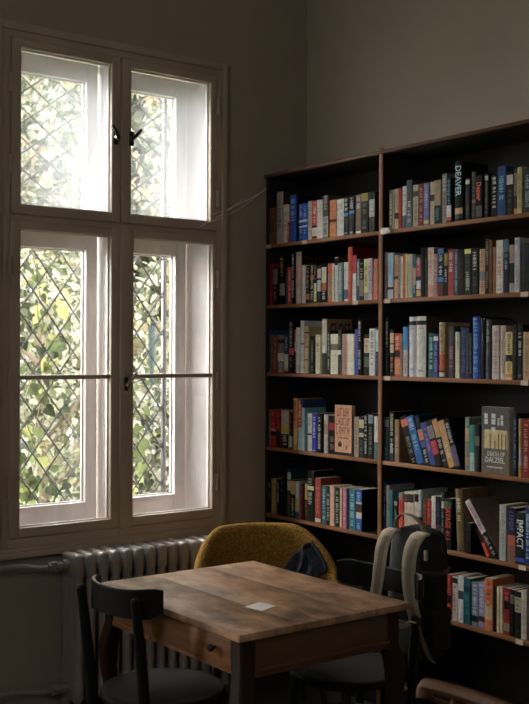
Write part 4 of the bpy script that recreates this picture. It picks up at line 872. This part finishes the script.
base = ramp(nz(5, (.9, 2.2, 1)), (.3, (.22, .105, .05)), (.5, (.44, .25, .14)), (.7, (.72, .46, .29)))
stain = ramp(nz(4.5, (1, 1.8, 1), 9), (.34, (.22, .17, .14)), (.52, (1, 1, 1)), (.8, (1, 1, 1)))
grain = ramp(nz(30, (.25, 8, 1), 4), (.35, (.72, .68, .64)), (.6, (1, 1, 1)), (.9, (1, 1, 1)))
c1 = mixc('MULTIPLY', .9, base, stain); c2 = mixc('MULTIPLY', .45, c1, grain)
nt.links.new(c2, b.inputs['Base Color'])
rr_ = ramp(nz(9, (1, 2, 1)), (.3, (.55,)*3), (.7, (.33,)*3)); nt.links.new(rr_, b.inputs['Roughness'])
bp = n.new('ShaderNodeBump'); bp.inputs['Strength'].default_value = .25; bp.inputs['Distance'].default_value = .002
nt.links.new(nz(30, (.25, 8, 1), 4), bp.inputs['Height']); nt.links.new(bp.outputs[0], b.inputs['Normal'])
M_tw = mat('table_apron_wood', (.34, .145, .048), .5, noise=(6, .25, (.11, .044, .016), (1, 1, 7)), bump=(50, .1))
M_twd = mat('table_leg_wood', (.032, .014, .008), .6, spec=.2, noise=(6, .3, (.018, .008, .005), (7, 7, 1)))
M_tw_shade = mat('table_apron_wood_shaded', (.13, .055, .025), .55, noise=(6, .3, (.07, .03, .014), (7, 1, 7)))  # apron wood again, darkened in colour for the side turned from the light
TX0, TX1, TY0, TY1, TZ = .952, 1.834, -1.475, -.772, .760
tb = tag(empty('wooden_table', ((TX0+TX1)/2, (TY0+TY1)/2, 0)), 'worn wooden table with one drawer in front of the radiator', 'table')
TO = (-(TX0+TX1)/2, -(TY0+TY1)/2, 0)
t = MB()
bounds = [TY0, TY0+.24, TY0+.49, TY1]
for a, c in zip(bounds, bounds[1:]): t.bev(TX0, TX1, a, c, TZ-.022, TZ, M_tt, .0009, 2)
t.build('table_top', tb, loc=TO)
a0, a1, b0, b1, ZA, ZB = TX0+.035, TX1-.025, TY0+.028, TY1-.03, TZ-.022, TZ-.135
t = MB(); t.bev(a0+.04, a0+.30, b0, b0+.02, ZB+.004, ZA, M_tw, .002); t.bev(a0+.04, a0+.30, b0-.004, b0, ZB-.006, ZB+.012, M_tw, .002)
t.bev(a0+.30, a1-.05, b0+.004, b0+.02, ZA-.012, ZA, M_tw, .001); t.bev(a0+.30, a1-.05, b0+.002, b0+.02, ZB-.004, ZB+.006, M_tw, .001)
t.bev(a1-.02, a1, b0+.03, b1-.03, ZB-.012, ZA, M_tw_shade, .002); t.bev(a1, a1+.006, b0+.05, b1-.04, ZB+.004, ZB+.018, M_tw_shade, .003)
t.bev(a0, a0+.02, b0+.03, b1-.03, ZB, ZA, M_tw, .002); t.bev(a0+.04, a1-.04, b1-.02, b1, ZB, ZA, M_tw, .002)
t.build('apron', tb, loc=TO)
t = MB(); t.bev(a0+.303, a1-.053, b0-.002, b0+.016, ZB+.007, ZA-.013, M_tw, .002); t.box(a0+.32, a1-.08, b0+.016, b0+.35, ZB+.02, ZA-.02, M_tw)
dr = t.build('drawer', tb, loc=TO)
kx = a1-.135; t = MB(); t.lathe([(.004, 0), (.005, .01), (.012, .016), (.013, .022), (.008, .027), (.001, .028)], M_iron, 14, Matrix.Translation((kx, b0-.002, (ZA+ZB)/2+.006)) @ Matrix.Rotation(PI/2, 4, 'X'))
t.build('knob', dr)
def cab_leg(x, y, sx, sy):
    prof = [(.740, .0, .029), (.625, .0, .029), (.60, .006, .030), (.54, .016, .031), (.46, .015, .028), (.34, .004, .022), (.2, -.008, .017), (.1, -.008, .016), (.05, .0, .019), (.02, .006, .026), (0, .006, .025)]
    vs = []; fs = []; nn = 12
    for z, off, r in prof:
        for k in range(nn):
            a = 2*PI*k/nn; e = .45 if z > .5 else .75
            ca, sa = math.cos(a), math.sin(a)
            vs.append((x+sx*off+r*math.copysign(abs(ca)**e, ca), y+sy*off+r*math.copysign(abs(sa)**e, sa), z))
    for i in range(len(prof)-1):
        for k in range(nn): fs.append((i*nn+k, i*nn+(k+1) % nn, (i+1)*nn+(k+1) % nn, (i+1)*nn+k))
    fs.append(tuple(range(nn))); fs.append(tuple((len(prof)-1)*nn+k for k in range(nn)))
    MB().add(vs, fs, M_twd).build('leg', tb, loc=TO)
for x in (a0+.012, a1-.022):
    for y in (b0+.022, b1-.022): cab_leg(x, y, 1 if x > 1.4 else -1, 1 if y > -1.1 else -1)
pc = MB(); pc.add([(1.559, -1.254, TZ+.0012), (1.634, -1.240, TZ+.0012), (1.609, -1.163, TZ+.0012), (1.537, -1.179, TZ+.0012),
                   (1.559, -1.254, TZ+.0004), (1.634, -1.240, TZ+.0004), (1.609, -1.163, TZ+.0004), (1.537, -1.179, TZ+.0004)],
                  [(0,1,2,3), (7,6,5,4), (0,4,5,1), (1,5,6,2), (2,6,7,3), (3,7,4,0)], mat('white_card', (.86, .80, .78), .7))
tag(pc.build('paper_card', smooth=0), 'small blank white card lying on the wooden table', 'card')

# ------------------------------------------------------------------ black bentwood chair, front left
M_blk = mat('black_lacquer', (.006, .006, .006), .5, spec=.2, noise=(9, .12, (.009, .0085, .008), (1, 1, 1)))
M_worn = mat('worn_rail_edge', (.5, .40, .30), .5, noise=(14, .1, (.06, .05, .04), (1, 1, 1)))
M_seat = mat('black_seat_wood', (.0055, .0055, .005), .7, spec=.2, noise=(5, .25, (.003, .003, .003), (1, 1, 1)))
def bentwood(label, loc, rz, zr, hw, dpt):
  ch = tag(empty('bentwood_chair', (*loc, 0), rz), label, 'chair')
  ZS = .448
  s = MB(); s.lathe([(.05, ZS-.034), (.200, ZS-.034), (.214, ZS-.026), (.216, ZS-.012), (.210, ZS-.002), (.198, ZS), (.188, ZS-.002), (.16, ZS-.006), (.02, ZS-.008)], M_seat, 40)
  s.build('seat', ch)
  def post(x, tx):
      P = crom([(x*1.10, -.225, 0), (x*1.02, -.205, .25), (x, -.205, ZS), (x*1.0+tx*.35, -.222, .62), (x+tx, -.246, zr-.033)], 5)
      s = MB(); s.tube(P, [.015+.004*math.sin(i/len(P)*PI) for i in range(len(P))], M_blk, n=12)
      s.lathe([(.0155, 0), (.013, .006), (.006, .010), (.001, .011)], M_blk, 12, Matrix.Translation(P[-1])); s.build('back_leg', ch)
  post(-.132, -.005); post(.148, -.0)
  for x in (-.135, .135):
      MB().tube(crom([(x, .13, ZS-.03), (x*1.1, .145, .25), (x*1.2, .165, 0)], 4), [.018-.0006*i for i in range(9)], M_blk, n=12).build('front_leg', ch)
  s = MB(); s.tube([(.165*math.cos(a*PI/14), .165*math.sin(a*PI/14), .25) for a in range(29)], .009, M_blk, n=8, cap=False); s.build('stretcher_ring', ch)
  # curved back rail: tall thin section swept on an arc, ends curling towards the seat
  s = MB(); N = 22; vs = []; fs = []
  for i in range(N+1):
      a = -1 + 2*i/N; x = hw*a*(1-.05*abs(a)**6); y = -.232 + dpt*abs(a)**3; endk = max(0, abs(a)-.8)/.2
      zt = zr - .012*(1-a*a) - .010*endk**2; zb = zr - .100 + .02*endk**1.5
      tn = Vector((hw, dpt*3*math.copysign(abs(a)**2, a), 0)).normalized(); nn = Vector((-tn.y, tn.x, 0))
      for z, o_ in ((zb, -.009), (zb-.004, 0), (zb, .009), (zt-.004, .009), (zt, .004), (zt, -.004), (zt-.004, -.009)): vs.append(Vector((x, y, z)) + nn*o_)
  for i in range(N):
      for k in range(7): fs.append((i*7+k, i*7+(k+1) % 7, (i+1)*7+(k+1) % 7, (i+1)*7+k))
  fs += [tuple(range(7)), tuple(N*7+k for k in range(7))]
  s.add(vs, fs, M_blk)
  rl = s.build('back_rail', ch)
  # bare worn wood along the top edge and end of the rail
  s = MB()
  s.ribbon([v_ for v_ in [Vector(((vs[i*7+4]+vs[i*7+5])/2))+Vector((0, 0, .0004)) for i in range(0, 9)]], (0, 1, 0), .009, .0012, M_worn)
  s.build('worn_edge', rl); s = MB()
  s.ribbon([Vector(((vs[i*7+4]+vs[i*7+5])/2))+Vector((0, 0, .0004)) for i in range(19, 23)], (0, 1, 0), .008, .0012, M_worn)
  s.build('worn_edge', rl)
  return ch
bentwood('black bentwood chair with round seat at the drawer side of the table', (1.250, -1.375), .16, .835, .178, .085)
bentwood('black bentwood chair with worn rail tips holding the backpack', (1.45, -.708), PI+.02, .79, .235, .085)

# ------------------------------------------------------------------ mustard tub chair
M_must = mat('mustard_boucle', (.58, .34, .075), .95, spec=.1, noise=(110, .2, (.12, .055, .010), (1, 1, 1)), bump=(150, 1.0))
mc = tag(empty('tub_chair', (.70, -.50, 0), math.atan2(.9, .42)), 'mustard yellow boucle tub armchair behind the table', 'armchair')
# local: chair faces -y
def tub(phi, off=0.0, v=0.0):
    """centre of the shell wall in plan and crest height; phi from -1 (right arm tip) to 1"""
    a = phi*2.05
    rx, ry = .292, .275
    x = math.sin(a)*rx; y = math.cos(a)*ry
    if abs(phi) > .76: 
        e = (abs(phi)-.76)/.24; a0 = .76*2.05*math.copysign(1, phi)
        x = math.sin(a0)*rx*(1-.06*e); y = math.cos(a0)*ry - .16*e
    z = .815 - .03*abs(phi)**2 - .45*max(0, abs(phi)-.3)**1.25
    return Vector((x, y, 0)), z
N = 48; rings = []
for i in range(N+1):
    ph = -1 + 2*i/N; p, zc = tub(ph); q2, _ = tub(min(1, ph+.01)); q1, _ = tub(max(-1, ph-.01))
    tn = (q2-q1).normalized(); nn = Vector((-tn.y, tn.x, 0))      # outward
    if nn.dot(p) < 0: nn = -nn
    e = 1 - .25*max(0, abs(ph)-.9)/.1
    prof = [(-.030, .40), (-.040, .55), (-.036, zc-.06), (-.026, zc-.018), (0, zc), (.024, zc-.016), (.034, zc-.06), (.030, .55), (.014, .40), (0.0, .36), (-.02, .36)]
    rings.append([p + nn*o_*e*1.05 + nn*(.03*(z_-.4)) + Vector((0, 0, z_)) for o_, z_ in prof])
s = MB(); K = len(rings[0])
s.add([v_ for r in rings for v_ in r], [(i*K+k, i*K+(k+1) % K, (i+1)*K+(k+1) % K, (i+1)*K+k) for i in range(N) for k in range(K)] + [tuple(range(K)), tuple(N*K+k for k in range(K))], M_must)
s.build('shell', mc, smooth=80, subsurf=1)
s = MB(); s.lathe([(.02, .36), (.235, .36), (.255, .38), (.262, .42), (.25, .455), (.22, .468), (.02, .474)], M_must, 36, sx=1, sy=.98); s.build('seat_cushion', mc, smooth=80)
for x, y in ((-.17, -.17), (.17, -.17), (-.17, .17), (.17, .17)):
    MB().tube([(x, y, .37), (x*1.25, y*1.25, 0)], [.018, .011], M_iron).build('leg', mc)
# navy jacket draped over the right-hand arm, following shell and rim
M_navy = mat('navy_cloth', (.014, .022, .04), .9, noise=(9, .3, (.008, .012, .022), (1, 1, 1)))
s = MB(); NU, NV = 30, 22; vs = []; fs = []
for i in range(NU+1):
    u = i/NU
    for j in range(NV+1):
        v_ = j/NV
        ph = .20 + .52*u + .05*math.sin(v_*5)*(1-u)
        p, zc = tub(ph); q2, _ = tub(ph+.01); q1, _ = tub(ph-.01)
        tn = (q2-q1).normalized(); nn = Vector((-tn.y, tn.x, 0)); nn = nn if nn.dot(p) > 0 else -nn
        fold = .010*math.sin(u*19+v_*4) + .006*math.sin(u*37-v_*9)
        top = zc + .008
        # down the inside, reaching the rim only towards the arm
        reach = min(1, max(0, (u-.02)/.55))
        z0_ = top - .22*(1-reach) - .012
        z_ = z0_ - v_*.20
        off = -.062 - .02*v_ - .018*math.sin(PI*min(1, v_*1.1)) + fold*.8
        if reach > .9 and v_ < .12: off = -.03
        vs.append(p + nn*off + Vector((0, 0, max(z_, .49))))
for i in range(NU):
    for j in range(NV): fs.append((i*(NV+1)+j, i*(NV+1)+j+1, (i+1)*(NV+1)+j+1, (i+1)*(NV+1)+j))
s.add([Matrix.Rotation(mc.rotation_euler.z, 3, 'Z') @ Vector(v_) + Vector(mc.location) for v_ in vs], fs, M_navy)
jk = s.build('jacket', smooth=60); md = jk.modifiers.new('cloth', 'SOLIDIFY'); md.thickness = .008; md.offset = 1
tag(jk, 'dark navy jacket thrown inside the mustard tub armchair', 'jacket')

# ------------------------------------------------------------------ bentwood armchairs
def armchair(label, loc, rz, M, ztip=.73):
    r = tag(empty('wooden_armchair', (*loc, 0), rz), label, 'armchair')
    s = MB()
    P = crom([(-.236, -.225, ztip-.035), (-.246, -.232, ztip-.008), (-.250, -.205, ztip), (-.262, -.05, ztip+.003), (-.235, .10, ztip+.006), (-.13, .185, ztip+.01), (0, .208, ztip+.012),
              (.13, .185, ztip+.01), (.235, .10, ztip+.006), (.262, -.05, ztip+.003), (.250, -.205, ztip), (.246, -.232, ztip-.008), (.236, -.225, ztip-.035)], 6)
    s.tube(P, .020, M, n=12, flat=(.9, 1.1), up=(0, 0, 1)); s.build('arm_rail', r)
    s = MB(); bm = bmesh.new()
    ring_ = []
    for z, g in ((.44, .96), (.452, 1), (.462, 1), (.468, .97), (.464, .9)):
        rg = []
        for k in range(36):
            a = 2*PI*k/36; ca, sa = math.cos(a), math.sin(a)
            rg.append(bm.verts.new((math.copysign(abs(ca)**.7, ca)*.225*g, math.copysign(abs(sa)**.7, sa)*.205*g - .01, z)))
        ring_.append(rg)
    for A, B_ in zip(ring_, ring_[1:]):
        for k in range(36): bm.faces.new((A[k], A[(k+1) % 36], B_[(k+1) % 36], B_[k]))
    bm.faces.new(ring_[0][::-1]); bm.faces.new(ring_[-1])
    s.bm(bm, M); s.build('seat', r)
    for sx in (-1, 1):
        MB().tube(crom([(sx*.20, -.175, 0), (sx*.185, -.16, .3), (sx*.185, -.15, .45)], 4), .016, M, n=10).build('leg', r)
        MB().tube(crom([(sx*.19, .20, 0), (sx*.165, .155, .3), (sx*.165, .15, .45)], 4), .016, M, n=10).build('leg', r)
        MB().tube(crom([(sx*.205, -.12, .46), (sx*.235, -.15, .56), (sx*.256, -.13, ztip)], 4), .011, M, n=10).build('arm_support', r)
    for x in (-.12, -.06, 0, .06, .12):
        MB().tube([(x*.9, .165, .46), (x*1.05, .208-abs(x)*.19, ztip+.008)], .007, M, n=8).build('spindle', r)
    s = MB(); s.tube([(-.18, -.155, .2), (.18, -.155, .2)], .008, M); s.tube([(-.17, .165, .2), (.17, .165, .2)], .008, M); s.build('stretcher', r)
    return r
M_dk = mat('dark_brown_wood', (.03, .016, .010), .4, noise=(8, .3, (.018, .01, .007), (1, 1, 1)))
M_hn = mat('honey_brown_wood', (.10, .036, .010), .5, spec=.15, noise=(8, .3, (.05, .018, .006), (1, 1, 1)))
armchair('honey brown wooden armchair cut off at the bottom edge', (2.64, -1.545), -1.60, M_hn)

# ------------------------------------------------------------------ backpack
M_pk = mat('black_nylon', (.008, .009, .0085), .85, noise=(20, .3, (.004, .005, .0045), (1, 1, 1)), bump=(90, .2))
M_ol = mat('olive_canvas', (.055, .05, .032), .85, bump=(120, .2))
M_st = mat('beige_webbing', (.66, .56, .43), .8, noise=(30, .3, (.33, .265, .19), (1, 1, 1)))
M_st2 = mat('taupe_padding', (.30, .25, .19), .85)
M_bk = mat('black_buckle', (.02, .02, .02), .35)
bp_ = tag(empty('backpack', (1.445, -.352, .425), .10), 'black backpack with beige shoulder straps hung on a chair by the bookcase', 'backpack')
s = MB(); rings = [(.0, .085, .060), (.01, .108, .078), (.05, .106, .074), (.15, .113, .078), (.27, .115, .077), (.38, .113, .075), (.44, .108, .068), (.475, .098, .060), (.492, .070, .040), (.497, .01, .01)]
vs = []; fs = []; nn = 32
for z, w_, d_ in rings:
    for k in range(nn):
        a = 2*PI*k/nn; ca, sa = math.cos(a), math.sin(a)
        x = math.copysign(abs(ca)**.55, ca)*w_; y = math.copysign(abs(sa)**.6, sa)*d_
        y += .018*(z/.48)
        vs.append((x + .003*math.sin(z*40+x*20), y, z))
for i in range(len(rings)-1):
    for k in range(nn): fs.append((i*nn+k, i*nn+(k+1) % nn, (i+1)*nn+(k+1) % nn, (i+1)*nn+k))
fs.append(tuple(range(nn))); fs.append(tuple((len(rings)-1)*nn+k for k in range(nn)))
s.add(vs, fs, M_pk); s.build('pack_body', bp_, smooth=70, subsurf=1)
s = MB(); s.bev(-.098, .098, -.104, -.075, .02, .15, M_ol, .02, 3); s.build('lumbar_pad', bp_)
s = MB(); s.tube(crom([(-.113, .015, .41), (-.09, .018, .470), (0, .018, .500), (.09, .018, .470), (.113, .015, .41)], 6), .004, M_bk, n=6)
s.build('zip_seam', bp_)
s = MB(); s.bev(.108, .128, -.05, .06, .04, .20, M_pk, .012, 3); s.build('side_pocket', bp_)
s = MB(); s.ribbon(crom([(-.07, -.03, .478), (-.075, -.03, .515), (-.04, -.03, .545), (.01, -.03, .540), (.05, -.03, .515), (.07, -.03, .478)], 7), (0, 1, 0), .026, .005, M_st2); s.build('haul_loop', bp_)
def strap(sx, P, w0):
    P = crom(P, 8); n_ = len(P)
    s = MB(); s.ribbon(P, (.85, .5, 0), [w0*(1-.25*i/n_) for i in range(n_)], .013, M_st)
    o = s.build('shoulder_strap', bp_)
    s = MB()
    Q = [p_ + Vector((.004, -.0075, 0)) for p_ in P[1:-1]]
    s.ribbon(Q, (.85, .5, 0), [w0*.42*(1-.25*i/n_) for i in range(n_-2)], .003, M_st2); s.build('centre_webbing', o)
    e = P[-1]
    s = MB(); s.bev(e.x-.024, e.x+.024, e.y-.012, e.y+.004, e.z-.022, e.z+.010, M_bk, .004); s.bev(e.x-.018, e.x+.018, e.y-.017, e.y-.010, e.z-.014, e.z-.008, M_st, .002)
    s.build('buckle', o)
    return e
e1 = strap(-1, [(-.072, -.045, .482), (-.064, -.09, .474), (-.052, -.138, .43), (-.046, -.160, .36), (-.056, -.164, .28), (-.080, -.158, .19)], .054)
e2 = strap(1, [(.070, -.045, .484), (.078, -.09, .476), (.088, -.140, .43), (.100, -.166, .36), (.108, -.168, .28), (.122, -.156, .19)], .058)
s = MB(); s.ribbon(crom([e2 + Vector((0, 0, -.01)), (.140, -.14, .12), (.150, -.11, .05), (.135, -.06, .01)], 6), (1, 0, 0), .022, .003, M_st2)
s.ribbon(crom([e2 + Vector((-.01, -.004, -.01)), (.09, -.19, .16), (.055, -.195, .17), (.045, -.195, .11), (.075, -.19, .06), (.03, -.19, .03)], 7), (.3, 0, 1), .015, .003, M_st); s.build('webbing_tail', bp_)
s = MB(); s.ribbon(crom([e1 + Vector((0, 0, -.01)), (-.10, -.14, .12), (-.10, -.09, .04)], 6), (1, 0, 0), .022, .003, M_st2); s.build('webbing_tail', bp_)
s = MB(); s.ribbon(crom([(.09, -.075, .34), (.117, -.03, .335), (.117, .03, .335), (.09, .095, .34)], 5), (0, 0, 1), .018, .003, M_bk)
s.bev(.100, .116, -.080, -.07, .39, .43, M_st2, .003); s.build('compression_strap', bp_)

# ------------------------------------------------------------------ cobweb
M_web = mat('cobweb_silk', (.9, .88, .86), .5)
s = MB()
for a, c, sag in (((.028, -.395, 2.222), (.024, -.012, 2.436), .03), ((.028, -.375, 2.26), (.024, -.012, 2.425), .012), ((.028, -.42, 2.205), (.02, -.2, 2.33), .004), ((.028, -.36, 2.23), (.02, -.16, 2.36), .006)):
    A, B_ = Vector(a), Vector(c)
    s.tube([A.lerp(B_, k/10) - Vector((0, 0, sag*4*(k/10)*(1-k/10))) for k in range(11)], .0013, M_web, n=4)
tag(s.build('cobweb'), 'dusty cobweb strands from the window to the bookcase', 'cobweb')

# ------------------------------------------------------------------ light and camera
wd_ = bpy.data.worlds.new('overcast_sky'); SC.world = wd_; wd_.use_nodes = True
bg = wd_.node_tree.nodes['Background']; bg.inputs[0].default_value = (1, .97, .95, 1); bg.inputs[1].default_value = 5.4
sun = bpy.data.lights.new('daylight', 'SUN'); sun.energy = 10; sun.angle = math.radians(55); sun.color = (1, .93, .87)
so = bpy.data.objects.new('daylight', sun); COL.objects.link(so)
so.rotation_euler = Vector((1.0, .42, -.55)).to_track_quat('-Z', 'Y').to_euler(); so.location = (-4, -3, 5)
for d in (0, W2):
    pl = bpy.data.lights.new('window_portal', 'AREA'); pl.shape = 'RECTANGLE'; pl.size = 2.3; pl.size_y = 1.2; pl.cycles.is_portal = True
    po = bpy.data.objects.new('window_portal', pl); COL.objects.link(po); po.location = (-.42, -.86+d, 1.86)
    po.rotation_euler = Vector((1, 0, 0)).to_track_quat('-Z', 'Y').to_euler()
pl = bpy.data.lights.new('window_portal', 'AREA'); pl.shape = 'RECTANGLE'; pl.size = 1.9; pl.size_y = .9; pl.cycles.is_portal = True
po = bpy.data.objects.new('window_portal', pl); COL.objects.link(po); po.location = (4.4, RY0-.18, 2.8); po.rotation_euler = Vector((0, 1, 0)).to_track_quat('-Z', 'Y').to_euler()  # portal of the added fill window
cam = bpy.data.cameras.new('camera'); co = bpy.data.objects.new('camera', cam); COL.objects.link(co); SC.camera = co
r3 = Vector((0.60271753, 0.79794286, 0.00433303)); u3 = Vector((-0.00359008, -0.00271846, 0.99998986)); f3 = Vector((-0.79794655, 0.60272697, -0.00122621))
Mx = Matrix((( r3.x, u3.x, -f3.x, 4.39475798), (r3.y, u3.y, -f3.y, -3.3193447), (r3.z, u3.z, -f3.z, 1.6), (0, 0, 0, 1)))
co.matrix_world = Mx
cam.sensor_fit = 'HORIZONTAL'; cam.sensor_width = 36; cam.lens = 1071.034/529*36; cam.clip_start = .05
cam.dof.use_dof = True; cam.dof.focus_distance = 4.7; cam.dof.aperture_fstop = 7.0
SC.view_settings.view_transform = 'Standard'; SC.view_settings.look = 'None'; SC.view_settings.gamma = 1; SC.view_settings.use_curve_mapping = False
SC.view_settings.exposure = 1.0
cy = SC.cycles
cy.use_denoising = True; cy.max_bounces = 8; cy.diffuse_bounces = 5; cy.transparent_max_bounces = 12; cy.sample_clamp_indirect = 8; cy.caustics_reflective = False; cy.caustics_refractive = False
